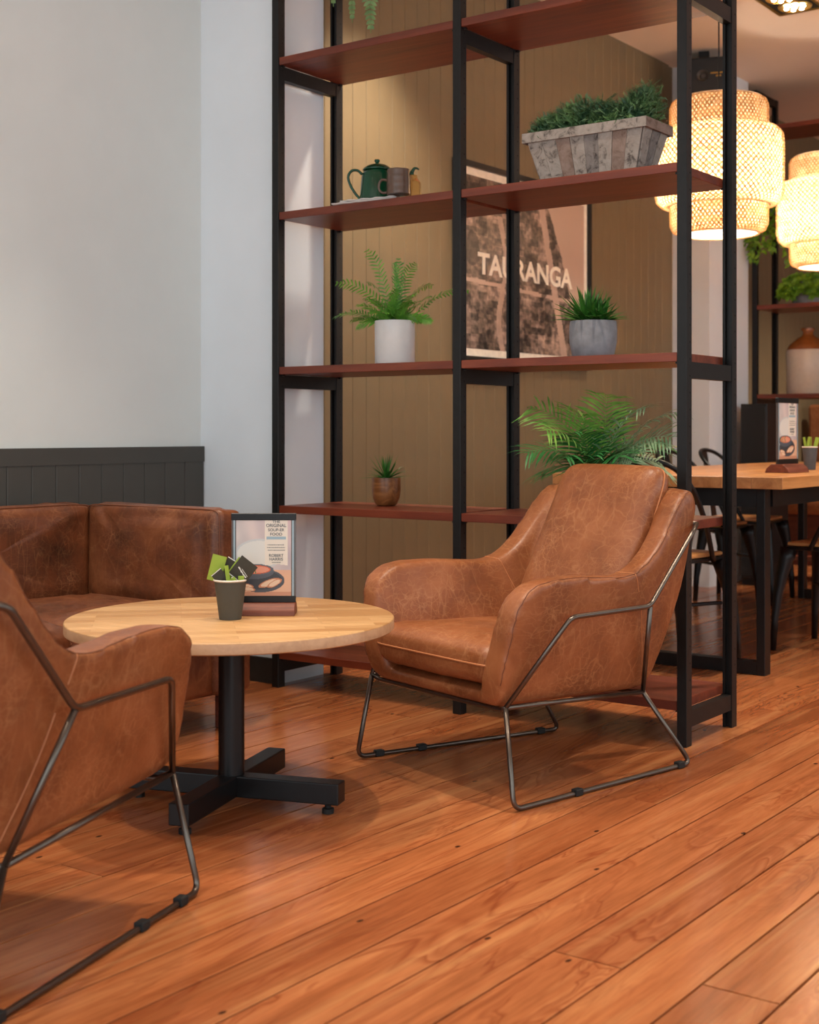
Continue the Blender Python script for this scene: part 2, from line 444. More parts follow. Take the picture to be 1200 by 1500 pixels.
ce = obj('ceiling', box(B(), -4.1, 3.2, -1.6, 12, CEIL, CEIL+.1), M['ceiling']); tag(ce, 'plain warm white painted ceiling', kind='structure')
def struct(name, args, mat, label=None):
    bm = B()
    for a in args: box(bm, *a)
    return tag(obj(name, bm, mat), label, kind='structure')
struct('wall_left', [(XL-.15, XL, -1.6, 3.97, 0, CEIL)], M['wall_warm'], 'pale warm grey plaster wall above the dark wainscot')
struct('wall_end', [(XL, XP, 3.86, 4.12, 0, CEIL)], M['wall_cool'], 'pale cool grey wall return beside the black shelving')
struct('wall_pier', [(XO-.1, XP, 7.79, 8.40, 0, CEIL)], M['wall_cool'], 'pale wall pier at far end of the olive panelled wall')
wo = struct('wall_panelled', [(XO-.15, XO-.014, 4.12, 7.79, 0, CEIL), (XO-.15, XO-.014, 8.40, 12, 0, CEIL)], M['olive'], 'olive brown tongue and groove panelled wall')
struct('wall_back', [(-4.1, 3.2, 11.9, 12.05, 0, CEIL)], M['olive'], 'olive brown wall at the far end of the room')
ops = [(-1.3, 1.3), (1.6, 4.2), (4.5, 7.1), (7.4, 10.0)]  # unseen framed openings, added so daylight reaches the room from the right
wr_ = [(3.05, 3.2, -1.6, 12, 0, .75), (3.05, 3.2, -1.6, 12, 3.0, CEIL), (3.05, 3.2, -1.6, -1.3, .75, 3.0), (3.05, 3.2, 10.0, 12, .75, 3.0)] + [(3.05, 3.2, a_[1], b_[0], .75, 3.0) for a_, b_ in zip(ops, ops[1:])]
struct('wall_right', wr_, M['wall_warm'], 'plain pale wall, out of view, with four openings added to let daylight in')
for i_, (a_, b_) in enumerate(ops):
    bm = B()
    for q in ((a_, b_, .7505, .80), (a_, b_, 2.95, 2.9995), (a_, a_+.05, .80, 2.95), (b_-.05, b_, .80, 2.95), ((a_+b_)/2-.02, (a_+b_)/2+.02, .80, 2.95)): box(bm, 3.10, 3.15, q[0]+.0005, q[1]-.0005, q[2], q[3])
    tag(obj('added_window_%d' % (i_+1), bm, M['black']), kind='structure')
# panel boards on the olive wall (one mesh, many objects)
def vboard(w, z0, z1, t):
    bm = B(); g = .0008; c = .0022
    # outline in (y,x): front face at x=0
    o = [(-w/2+g, -t), (w/2-g, -t), (w/2-g, -c), (w/2-g-c, 0), (-w/2+g+c, 0), (-w/2+g, -c)]
    lo = [bm.verts.new((x, y, z0)) for y, x in o]; hi = [bm.verts.new((x, y, z1)) for y, x in o]
    bm.faces.new(lo); bm.faces.new(hi[::-1]); n = 6
    for i in range(n): bm.faces.new((lo[i], hi[i], hi[(i+1) % n], lo[(i+1) % n]))
    me = bpy.data.meshes.new('wall_board'); bmesh.ops.recalc_face_normals(bm, faces=bm.faces); bm.to_mesh(me); bm.free(); return me
wb = vboard(.0945, .12, CEIL, .0135); wb.materials.append(M['olive'])
y = 4.1205+.0945/2
while y+.0945/2 < 7.789:
    o = bpy.data.objects.new('wall_board', wb); COL.objects.link(o); o.parent = wo; o.location = (XO, y, 0); y += .0945
y = 8.4005+.0945/2
while y+.0945/2 < 11.89:
    o = bpy.data.objects.new('wall_board', wb); COL.objects.link(o); o.parent = wo; o.location = (XO, y, 0); y += .0945
struct('baseboard_panelled', [(XO-.0135, XO+.004, 4.1205, 7.7895, 0, .119)], M['skirt'])
# wainscot on the left wall
wn = struct('trim_wainscot', [(XL+.0003, XL+.022, -1.55, 3.857, .832, .892)], M['charcoal'], 'charcoal grey tongue and groove wainscot with plain top rail')
wb2 = vboard(.104, .09, .8318, .018); wb2.materials.append(M['charcoal'])
y = 3.8575-.052
while y > -1.5:
    o = bpy.data.objects.new('wall_board', wb2); COL.objects.link(o); o.parent = wn; o.location = (XL+.0195, y, 0); y -= .104
struct('baseboard_left', [(XL+.0005, XL+.022, -1.55, 3.857, 0, .089)], M['skirt'])
struct('baseboard_end', [(XL+.03, XP-.001, 3.847, 3.8598, 0, .095)], M['skirt'], 'black skirting board at foot of the pale wall return')

# ================================================================== SHELVING UNITS
POSTX = (-3.388, -2.575, -1.757); ZS = {'A': 2.336, 'B': 1.7625, 'C': 1.189, 'D': .675, 'E': .135, 'T': 2.91}
def shelving(loc, label, top, posts=POSTX):
    t = thing('shelving_unit', loc, 0, label, 'shelving', 'black steel and timber shelving units')
    w = .016; fr = (0, .038); bk = (.342, .380); x0 = posts[0]
    for px in posts:
        x = px-x0
        obj('post', box(B(), x-w, x+w, fr[0], fr[1], 0, top, .0015), M['post'], t)
        bm = B(); box(bm, x-w, x+w, bk[0]+.012, bk[1], 0, top); box(bm, x-w, x-w+.009, bk[0], bk[0]+.012, 0, top); box(bm, x+w-.009, x+w, bk[0], bk[0]+.012, 0, top)
        obj('post', bm, M['post'], t)
        bm = B()
        for yy in (fr, bk):
            z = .2
            while z < top-.03:
                for sx in (-1, 1):
                    yc = (yy[0]+yy[1])/2+.004; xs = x+sx*(w+.0006)
                    c0 = [bm.verts.new((xs, yc+.0032*math.cos(q*math.pi/4), z+.0032*math.sin(q*math.pi/4))) for q in range(8)]
                    bm.faces.new(c0)
                z += .051
        obj('peg_holes', bm, M['hole'], t, kind='stuff')
        for z in (ZS['E']-.028, ZS['C']-.028, ZS['A']-.028, top-.001):
            obj('side_rail', box(B(), x-w+.002, x+w-.002, fr[1], bk[0], z-.05, z-.0005), M['post'], t)
        obj('foot', box(B(), x-w+.004, x+w-.004, bk[0]+.014, bk[1]-.004, .0, .004), M['rubber'], t)
    for a, b in zip(posts, posts[1:]):
        for kz in 'TABCDE':
            if ZS[kz] > top: continue
            z = ZS[kz]
            m_ = box(B(), a-x0+w+.0006, b-x0-w-.0006, .004, .376, z-.028, z, .0015)
            obj('shelf_board', m_, M['shelfwood'], t)
            bm = B()
            for sx in (a-x0+w+.006, b-x0-w-.006):
                for sy in (.02, .36): box(bm, sx-.005, sx+.005, sy-.006, sy+.006, z-.034, z-.028)
            obj('shelf_pin', bm, M['black'], t, kind='stuff')
    return t
shelving((POSTX[0], 3.80, 0), 'tall black steel shelving with reddish shelves behind the right armchair', 3.15)
shelving((POSTX[0], 8.42, 0), 'far black steel shelving beyond the dining table, holding the stoneware jug', 3.15, (POSTX[0], POSTX[1], POSTX[2]))

# ================================================================== ARMCHAIRS
def armchair(label):
    t = thing('armchair', (0, 0, 0), 0, label, 'armchair', 'tan leather armchairs on steel rod frames')
    bm = B()
    bot = [(-.372, .258, .283), (-.28, .252, .272), (-.15, .246, .262), (0, .240, .250), (.10, .235, .238), (.19, .230, .226), (.235, .25, .225), (.28, .36, .243), (.325, .50, .262), (.350, .62, .270), (.372, .735, .275)]
    top = [(-.388, .33, .305), (-.368, .49, .343), (-.335, .540, .352), (-.27, .568, .352), (-.13, .571, .342), (.0, .562, .332), (.08, .568, .324), (.17, .626, .320), (.25, .725, .308), (.30, .780, .296), (.345, .785, .285)]
    bot = [tuple(p_) for p_ in catmull(bot, 3)]; top = [tuple(p_) for p_ in catmull(top, 3)]
    for s in (1, -1):
        A = []; Bq = []; nr = 8
        for (p0, p1) in zip(bot, top):
            ra = []; rb_ = []
            for q in range(nr+1):
                t_ = q/nr; y, z, x = (lerp(p0[i], p1[i], t_) for i in range(3))
                x += .008*math.sin(t_*math.pi); th = .075+.018*math.sin(min(1, t_*1.1)*math.pi*.9)
                ra.append(bm.verts.new((s*x, y, z))); rb_.append(bm.verts.new((s*(x-th), y, z)))
            A.append(ra); Bq.append(rb_)
        nc = len(A)
        for i in range(nc-1):
            for q in range(nr):
                bm.faces.new((A[i][q], A[i+1][q], A[i+1][q+1], A[i][q+1])); bm.faces.new((Bq[i][q], Bq[i][q+1], Bq[i+1][q+1], Bq[i+1][q]))
            for q in (0, nr): bm.faces.new((A[i][q], Bq[i][q], Bq[i+1][q], A[i+1][q]))
        for i in (0, nc-1):
            for q in range(nr): bm.faces.new((A[i][q], A[i][q+1], Bq[i][q+1], Bq[i][q]))
    # back slab
    bk = [(.06, .245), (.205, .226), (.245, .25), (.378, .70), (.388, .745), (.370, .79), (.31, .79), (.27, .74)]
    lo = [bm.verts.new((-.205 if z < .3 else -.255, y, z)) for y, z in bk]; hi = [bm.verts.new((.205 if z < .3 else .255, y, z)) for y, z in bk]
    fs = [bm.faces.new(lo), bm.faces.new(hi[::-1])]
    for i in range(len(bk)): fs.append(bm.faces.new((lo[i], hi[i], hi[(i+1) % len(bk)], lo[(i+1) % len(bk)])))
    bmesh.ops.bevel(bm, geom=list({e for f in fs for e in f.edges}), offset=.018, segments=2, affect='EDGES')
    # base slab with rounded front lip
    bs = [(-.372, .262), (-.355, .242), (.2, .222), (.2, .28), (-.33, .292), (-.370, .276)]
    n = len(bs); lo = [bm.verts.new((-(.262 if y < 0 else .20), y, z)) for y, z in bs]; hi = [bm.verts.new(((.262 if y < 0 else .20), y, z)) for y, z in bs]
    bm.faces.new(lo); bm.faces.new(hi[::-1])
    for i in range(n): bm.faces.new((lo[i], hi[i], hi[(i+1) % n], lo[(i+1) % n]))
    me = remeshed(bm, .0085, 22)
    sh = obj('shell', me, M['leather'], t, smooth='full')
    # seams
    bv = BVHTree.FromPolygons([v_.co.copy() for v_ in me.vertices], [tuple(p_.vertices) for p_ in me.polygons])
    def snap(pts, n=8): return [bv.find_nearest(q)[0] for q in catmull(pts, n)]
    for s in (1, -1):
        bm = B(); tube(bm, snap([(s*.20, .165, .34), (s*.215, .12, .45), (s*.235, .075, .56), (s*.275, .06, .60), (s*.32, .07, .585), (s*.335, .10, .51)]), .0017, 5); obj('seam', bm, M['piping'], sh)
        bm = B(); tube(bm, snap([(s*.345, .125, .46), (s*.31, .155, .36), (s*.26, .195, .25)]), .0017, 5); obj('seam', bm, M['piping'], sh)
        bm = B(); tube(bm, snap([(s*.31, -.40, .30), (s*.35, -.39, .40), (s*.36, -.37, .51), (s*.355, -.31, .585), (s*.345, -.14, .60), (s*.335, .04, .59), (s*.33, .14, .625), (s*.32, .25, .735), (s*.29, .34, .80)]), .0013, 5); obj('seam', bm, M['piping_dark'], sh)
    # seat cushion
    def fs_(p):
        k = 1 - .16*max(0, p.y/.29)
        return (p.x*k, p.y, p.z + (.012*(1-(p.x/.26)**2)*(1-(p.y/.29)**2) if p.z > 0 else 0) - .030*(p.y+.29)/.58)
    cs = (0, -.104, .352)
    cu = obj('seat_cushion', pillow(B(), .266, .285, .068, .50, .18, 96, 30, fs_, .005, 3, cs), M['leather'], t, smooth='full')
    bm = B(); tube(bm, pipe_ring(.266, .285, .18, fs_, ctr=cs, z=.000, out=1.004), .0026, 6, closed=True)
    obj('piping', bm, M['piping'], cu)
    # back cushion: local plane leaning back
    ang = math.atan2(.215, .50)
    def fb(p):
        # p.x width, p.y height (bottom -1..top), p.z thickness
        k = 1.0 + .10*(-p.y/.27)*.0 - .05*(p.y/.27)
        x = p.x*k+.016+.05*p.y; h = p.y; th = p.z
        if th > 0: th *= 1.15
        yy = .205 + h*math.sin(ang) - th*math.cos(ang); zz = .605 + h*math.cos(ang) + th*math.sin(ang)
        return (x, yy, zz)
    bc = obj('back_cushion', pillow(B(), .208, .262, .056, .60, .20, 96, 30, fb, .004, 11), M['leather'], t, smooth='full')
    bm = B(); tube(bm, pipe_ring(.208, .262, .20, fb, z=0, out=1.004), .0026, 6, closed=True)
    obj('piping', bm, M['piping'], bc)
    # steel rod frame
    r = .0068
    for s in (1, -1):
        P1 = (s*.296, -.362, .251); aF = (s*.368, -.203, .475); aR = (s*.337, .117, .476); wg = (s*.324, .307, .676); bR = (s*.243, .186, .222)
        sF = (s*.347, -.379, .0072); sR = (s*.275, .345, .0072)
        bm = B(); tube(bm, rounded([P1, aF, aR, (wg[0], wg[1], wg[2]), (s*.262, .386, .685)], .022), r, 8)
        obj('side_rod', bm, M['frame'], t, smooth='full')
        bm = B(); tube(bm, [aR, bR], r, 8); tube(bm, [P1, bR], r, 8); obj('side_rod', bm, M['frame'], t, smooth='full')
        bm = B(); tube(bm, rounded([P1, sF, sR, bR], .03, 6), r, 8)
        lg = obj('sled_leg', bm, M['frame'], t, smooth='full')
        a = Vector(sF); b = Vector(sR)
        for q in (.33, .93) if s > 0 else (.10, .30, .90):
            c = a.lerp(b, q); d = (b-a).normalized()
            bm = B(); box(bm, -.0105, .0105, -.014, .014, -.0062, .0115, .002)
            bm.transform(Matrix.Translation(c) @ Matrix.Rotation(math.atan2(-d.x, d.y), 4, 'Z')); obj('floor_glide', bm, M['rubber'], lg)
    bm = B(); tube(bm, [(-.296, -.362, .251), (-.27, -.352, .240), (.27, -.352, .240), (.296, -.362, .251)], r, 8); obj('cross_rod', bm, M['frame'], t, smooth='full')
    bm = B(); tube(bm, [(-.243, .186, .222), (-.20, .185, .216), (.20, .185, .216), (.243, .186, .222)], r, 8); obj('cross_rod', bm, M['frame'], t, smooth='full')
    bm = B(); tube(bm, [(-.262, .386, .685), (.262, .386, .685)], r, 8); obj('cross_rod', bm, M['frame'], t, smooth='full')
    return t
ch1 = armchair('tan leather armchair beyond the round table, facing the camera side')
ch1.location = (-2.0096, 3.3664, 0); ch1.rotation_euler = (0, 0, rad(-17.53))
ch2 = copy_tree(ch1); ch2['label'] = 'tan leather armchair cut off by the left edge, seen from behind'
ch2.location = (-2.1879, 1.5319, 0); ch2.rotation_euler = (0, 0, rad(201.22))

# ================================================================== COFFEE TABLE
TC = (-2.415, 2.543); TZ = .478
tb = thing('coffee_table', (TC[0], TC[1], 0), 0, 'round oak topped pedestal table with black steel cross base', 'table')
# round top glued from staves
def top_disc():
    bm = B(); n = 96; rr = []
    prof = [(0, -.0295), (.40, -.0295), (.412, -.0285), (.4145, -.026), (.4145, -.003), (.413, -.0008), (.411, 0), (0, 0)]
    lathe(bm, prof, n)
    d = Vector((-math.sin(YAW), math.cos(YAW), 0)); e = Vector((math.cos(YAW), math.sin(YAW), 0))
    for v in bm.verts:
        k = v.co.dot(d); v.co = e*v.co.dot(e)+d*k*1.06+Vector((0, 0, v.co.z+TZ))
    return bm
m = N('oak_staves'); v = m.coord(rot=(0, 0, rad(-46)))
bk = m.n('ShaderNodeTexBrick'); bk.inputs['Scale'].default_value = 1; bk.inputs['Brick Width'].default_value = .34; bk.inputs['Row Height'].default_value = .042
bk.inputs['Mortar Size'].default_value = .0004; bk.offset = .37; bk.inputs['Color1'].default_value = lin(176, 128, 80); bk.inputs['Color2'].default_value = lin(208, 164, 114)
bk.inputs['Mortar'].default_value = lin(166, 120, 76); m.l(v, bk.inputs['Vector'])
v2 = m.coord((2, 30, 2), rot=(0, 0, rad(-46))); g = m.ramp(m.noise(v2, 3, 5, .6, .4), [(.3, (.84, .82, .78)), (.7, (1.06, 1.06, 1.06))])
m.base(m.mix(1.0, bk.outputs['Color'], g, 'MULTIPLY'), .42); M['staves'] = m.m
top_ = obj('tabletop', top_disc(), M['staves'], tb, smooth=True); top_.data.materials.append(M['oakedge'])
for f_ in top_.data.polygons:
    if abs(f_.normal.z) < .35: f_.material_index = 1
bm = B(); lathe(bm, [(0, .05), (.033, .05), (.033, .432), (0, .432)], 32); obj('column', bm, M['black'], tb, smooth=True)
bm = B(); box(bm, -.15, .15, -.15, .15, .432, .4484, .002); obj('mounting_plate', bm, M['black'], tb)
for k in range(4):
    a = rad(19+90*k); Rm = Matrix.Rotation(a, 4, 'Z')
    bm = B(); box(bm, .0, .298, -.026, .026, .026, .079, .003, 2); bm.transform(Rm); ar = obj('base_arm', bm, M['black'], tb)
    bm = B(); lathe(bm, [(0, 0), (.015, 0), (.015, .012), (.008, .014), (.008, .027), (0, .027)], 16, .262, 0, 0); bm.transform(Rm); obj('levelling_foot', bm, M['rubber'], ar, smooth=True)

# cup of sugar sachets
def cup(name, loc, rt, rb, h, body, rim, label, fill=None, group=None):
    t = thing(name, loc, 0, label, 'cup', group)
    bm = B(); lathe(bm, [(0, 0), (rb, 0), (rb+.0005, .002), (rt, h-.003), (rt-.002, h-.003), (rb-.002, .004), (0, .004)], 40); obj('cup_body', bm, body, t, smooth=True)
    bm = B(); tube(bm, [(rt*math.cos(a*math.pi/20), rt*math.sin(a*math.pi/20), h-.002) for a in range(40)], .0026, 6, closed=True); obj('rolled_rim', bm, rim, t, smooth='full')
    return t
CP = P2(337.5, 908, 3.435); CPZ = TZ
cup('paper_cup', (CP[0], CP[1], TZ+.0003), .0405, .0275, .100, M['cupdark'], M['cupwhite'], 'dark paper cup with white rim full of sugar sachets')
def cardf(px, py, ax):  # local helper : camera aligned frame at the cup
    return None
E1 = Vector((math.cos(YAW), math.sin(YAW), 0)); E2 = Vector((-math.sin(YAW), math.cos(YAW), 0)); E3 = Vector((0, 0, 1))
def sachet(dx, dz, dy, w, h, roll, mat, label, edge=None, curl=0, yaw=0, txt=False, tilt=0):
    """sachet centred dx right, dz above the table, dy deeper than the cup's axis"""
    t = thing('sugar_sachet', (0, 0, 0), 0, label, 'sachet', None)
    c = Vector((CP[0], CP[1], TZ)) + E1*dx + E2*dy + E3*dz
    t.location = c
    F = Matrix((E1, E3, -E2)).transposed().to_4x4()      # columns: right, up, toward camera
    Mx = F @ Matrix.Rotation(yaw, 4, 'Y') @ Matrix.Rotation(tilt, 4, 'X') @ Matrix.Rotation(roll, 4, 'Z')
    bm = B(); n = 8
    def zc(u, v): return curl*(u*u) + .0006
    for sgn in (1, -1):
        g = [[bm.verts.new((w*(i/n-.5), h*(j/n-.5), curl*(2*(i/n-.5))**2 + sgn*(.0012*(1-(2*(i/n-.5))**4)*(1-(2*(j/n-.5))**4)+.0002))) for i in range(n+1)] for j in range(n+1)]
        for j in range(n):
            for i in range(n):
                q = (g[j][i], g[j][i+1], g[j+1][i+1], g[j+1][i]); bm.faces.new(q if sgn > 0 else q[::-1])
    bm.transform(Mx); obj('packet', bm, mat, t, smooth='full')
    if edge:
        bm = B()
        for s in edge: box(bm, -w/2, w/2, s*h/2-.0009, s*h/2+.0009, -.0011, .0011) if s in (1, -1) else box(bm, (s/2)*w/2-.0009, (s/2)*w/2+.0009, -h/2, h/2, curl-.001, curl+.0012)
        bm.transform(Mx); obj('crimped_edge', bm, M['paperwhite'], t)
    if txt:
        bm = B(); q = -.017; rq = random.Random(5)
        while q < .014:
            wq = rq.uniform(.0012, .003); box(bm, q, q+wq, -.0185+rq.uniform(-.0006, .0006), -.0155+rq.uniform(-.0006, .001), .0016, .0020); q += wq+.0005
        box(bm, -.008, .016, -.0128, -.0118, .0016, .0020)
        bm.transform(Mx @ Matrix.Rotation(rad(-18), 4, 'Z') @ Matrix.Translation((.004, .012, 0))); obj('printed_script', bm, M['paperwhite'], t, kind='stuff')
    return t
px = .001717
sachet(-.034, .128, .0, .036, .066, rad(-14), M['lime'], 'lime green sachet leaning out at the left of the cup')
sachet(-.010, .122, .012, .030, .060, rad(-32), M['sachet'], 'narrow dark sachet with white edges at the back of the cup', edge=[1])
sachet(.008, .125, .006, .016, .066, rad(-36), M['lime'], 'folded lime green sachet standing behind the large dark one')
sachet(.033, .124, -.008, .050, .056, rad(-38), M['sachet'], 'large dark brown sachet with white lettering leaning right', edge=[-1], txt=True)
sachet(-.024, .108, -.016, .030, .030, rad(40), M['sachet'], 'small dark sachet corner low at the front left of the cup', edge=[1])
sachet(-.004, .112, -.020, .010, .050, rad(8), M['lime'], 'thin lime green sachet folded down over the cup front', curl=.002)
sachet(.029, .100, -.012, .015, .020, rad(2), M['lime'], 'short lime green sachet end at the right cup rim')
sachet(-.022, .095, -.010, .018, .018, rad(38), M['lime'], 'short lime green sachet end at the left cup rim')
sachet(.008, .096, -.016, .020, .018, rad(30), M['lime'], 'short lime green sachet end at the middle of the cup rim')

# menu holder
def soup_print(u, v):
    import math as mm
    n_ = noise.noise(Vector((u*5, v*5, 1.3)))
    c = (202+18*n_-20*u*(1-v), 190+14*n_-16*u, 186+10*n_-10*u)
    # table, warm lower part
    if v < .34 and u > .5 or v < .12: c = (216+10*n_, 170+10*n_, 142)
    elif v < .34: c = (176, 178, 182)
    if v < .05: c = (196, 140, 112)
    # large pale plate in the distance
    if ((u-.42)/.44)**2+((v-.55)/.20)**2 < 1: c = (216, 212, 206) if ((u-.42)/.40)**2+((v-.55)/.175)**2 < 1 else (196, 196, 196)
    # dark plate
    d = ((u-.44)/.44)**2+((v-.20)/.155)**2
    if d < 1: c = (74, 78, 86)
    if ((u-.44)/.39)**2+((v-.21)/.125)**2 < 1: c = (58, 60, 66)
    # bread
    for cx, cy, ax, ay, a in ((.60, .17, .20, .045, .25), (.70, .165, .14, .04, .35), (.18, .13, .14, .032, -.1), (.22, .09, .13, .028, -.1)):
        x = (u-cx)*math.cos(a)+(v-cy)*math.sin(a); y = -(u-cx)*math.sin(a)+(v-cy)*math.cos(a)
        q = (x/ax)**2+(y/ay)**2
        if q < 1: c = (228, 198, 170) if q < .6 else (196, 128, 92)
    # bowl
    if ((u-.33)/.36)**2+((v-.32)/.10)**2 < 1 and v < .34: c = (84, 88, 98)
    if ((u-.33)/.35)**2+((v-.345)/.075)**2 < 1: c = (92, 96, 104)
    if ((u-.33)/.30)**2+((v-.345)/.058)**2 < 1:
        c = (214, 104, 74) if ((u-.35)/.25)**2+((v-.345)/.046)**2 > 1 else (224, 150, 124)
        if noise.noise(Vector((u*30, v*40, 5))) > .12 and u < .36: c = (86, 128, 70)
    # label
    if .52 < u < .94 and v > .40 + .02*(1-abs(u-.73)/.21): c = (226, 214, 200)
    if .55 < u < .91 and .745 < v < .78: c = (150, 172, 184)
    return tuple(max(0, min(255, k)) for k in c)
def menu_holder(loc, rz, label, txt=True, narrow=False, group='tabletop menu holders'):
    t = thing('menu_holder', loc, rz, label, 'menu holder', group)
    # local: x right, -y toward the reader
    bm = B(); prism(bm, [(-.045, 0), (.045, 0), (.040, .014), (.022, .030), (-.022, .030), (-.040, .014)], -.083, .083, 'YZ'); bmesh.ops.bevel(bm, geom=bm.edges[:], offset=.0015, segments=1, affect='EDGES')
    obj('wooden_base', bm, M['darkwood'], t)
    z0 = .0302; w = .166
    obj('backing_panel', box(B(), -w/2, w/2, -.003, .003, z0, z0+.226), M['acrylic'], t)
    obj('top_bar', box(B(), -w/2-.001, w/2+.001, -.0055, .0055, z0+.212, z0+.230, .001), M['black'], t)
    obj('lower_bar', box(B(), -w/2, w/2, -.0042, .0042, z0, z0+.017, .0008), M['black'], t)
    F = Matrix(((1, 0, 0, 0), (0, 0, -1, -.0036), (0, 1, 0, z0+.017), (0, 0, 0, 1)))
    sh_ = sheet('menu_sheet', .142, .196, 96, 132, soup_print, M['print'], t, F)
    bm = B(); box(bm, -.078, -.0735, -.0042, -.0034, z0+.017, z0+.212); box(bm, .0735, .078, -.0042, -.0034, z0+.017, z0+.212); obj('clear_side_strip', bm, M['bluegrey'], t)
    def T(s, yv, h, wd, mat='text_dark'):
        put_text(s, .02, M[mat], sh_, F @ Matrix.Translation((.0325, yv, .0004)), bold=.0003, depth=.0001, width=wd, height=h)
    T('THE', .1880, .0065, .020); T('ORIGINAL', .1775, .0085, .052); T('SOUP-ER', .1665, .0075, .042); T('FOOD', .1555, .0075, .031)
    bm = B(); rq = random.Random(3)
    for yv, wd in ((.1310, .044), (.1240, .047), (.1170, .043), (.0855, .022)):
        q = .0325-wd/2
        while q < .0325+wd/2-.002:
            wq = rq.uniform(.0015, .0045); box(bm, q, q+wq, yv, yv+.0016, .0005, .0007); q += wq+.0011
    bm.transform(F); obj('small_print', bm, M['text_dark'], sh_, kind='stuff')
    T('ROBERT', .1005, .0075, .037); T('HARRIS', .0910, .0075, .035)
    return t
mh = P2(386.5, 901, 3.53)
menu_holder((mh[0], mh[1], TZ+.0003), YAW, 'soup menu in a clear holder on the round table')

# ================================================================== SOFA
sf = thing('sofa', (XL+.06, 1.4, 0), 0, 'dark tan leather sofa in the corner behind the round table', 'sofa')
def sl(bm): 
    return bm
ox, oy = XL+.06, 1.4
def sobj(name, bm, mat, smooth='full', parent=None, loc=True):
    bm.transform(Matrix.Translation((-ox, -oy, 0))); return obj(name, bm, mat, parent or sf, smooth=smooth)
# base
sobj('base', box(B(), -3.74, -3.03, .62, 3.135, .115, .30, .02, 3), M['leather_dark'], True)
# arm at the far end (high, same height as the back)
def arm_f(p): return (p.x, p.y, p.z)
for (ya, yb) in ((3.10, 3.262), (.50, .62)):
    bm = B(); box(bm, -3.755, -3.00, ya, yb, .115, .60, .028, 3); sobj('arm', bm, M['leather_dark'])
# arm and back cushions
def block_cushion(name, x0, x1, y0, y1, z0, z1, seed, e1=.35, e2=.16, wr=.007, axis='z', sag=0):
    a, b, c = (x1-x0)/2, (y1-y0)/2, (z1-z0)/2; ctr = ((x0+x1)/2, (y0+y1)/2, (z0+z1)/2)
    bm = B()
    if axis == 'z': pillow(bm, a, b, c, e1, e2, 96, 30, (lambda p: (p.x, p.y, p.z+(.016*(1-(p.x/a)**2)*(1-(p.y/b)**2) if p.z > 0 else 0))), wr, seed, ctr)
    elif axis == 'x': pillow(bm, c, b, a, e1, e2, 96, 30, (lambda p: (p.z, p.y, p.x)), wr, seed, ctr)
    else: pillow(bm, a, c, b, e1, e2, 96, 30, (lambda p: (p.x, p.z, p.y)), wr, seed, ctr)
    o = sobj(name, bm, M['leather_dark'])
    bm = B()
    if axis == 'z': R_ = pipe_ring(a, b, e2, None, ctr=ctr, out=1.0)
    elif axis == 'x': R_ = pipe_ring(c, b, e2, (lambda p: (p.z+a*.72, p.y*.985, p.x*.985)), ctr=ctr)
    else: R_ = pipe_ring(a, c, e2, (lambda p: (p.x*.985, p.z-b*.72, p.y*.985)), ctr=ctr)
    tube(bm, R_, .0020, 6, closed=True); bm.transform(Matrix.Translation((-ox, -oy, 0)))
    obj('piping', bm, M['piping_dark'], o, smooth='full')
    return o
block_cushion('arm_cushion', -3.60, -2.975, 3.065, 3.20, .385, .708, 4, .38, .12, .016, 'y')
block_cushion('back_cushion', -3.755, -3.57, 2.18, 3.12, .385, .708, 9, .38, .14, .014, 'x')
block_cushion('back_cushion', -3.755, -3.57, 1.24, 2.16, .385, .708, 14, .38, .14, .009, 'x')
block_cushion('seat_cushion', -3.64, -2.975, 2.51, 3.10, .295, .410, 21, .55, .20, .014)
block_cushion('seat_cushion', -3.64, -2.925, 1.70, 2.50, .295, .438, 33, .55, .20, .014)
block_cushion('seat_cushion', -3.64, -2.985, .98, 1.69, .295, .405, 41, .55, .20, .008)
for (x, y) in ((-3.055, 3.20), (-3.70, 3.20), (-3.055, .56), (-3.70, .56)):
    sobj('leg', box(B(), x-.03, x+.03, y-.03, y+.03, 0, .13, .003), M['darkwood'], False)

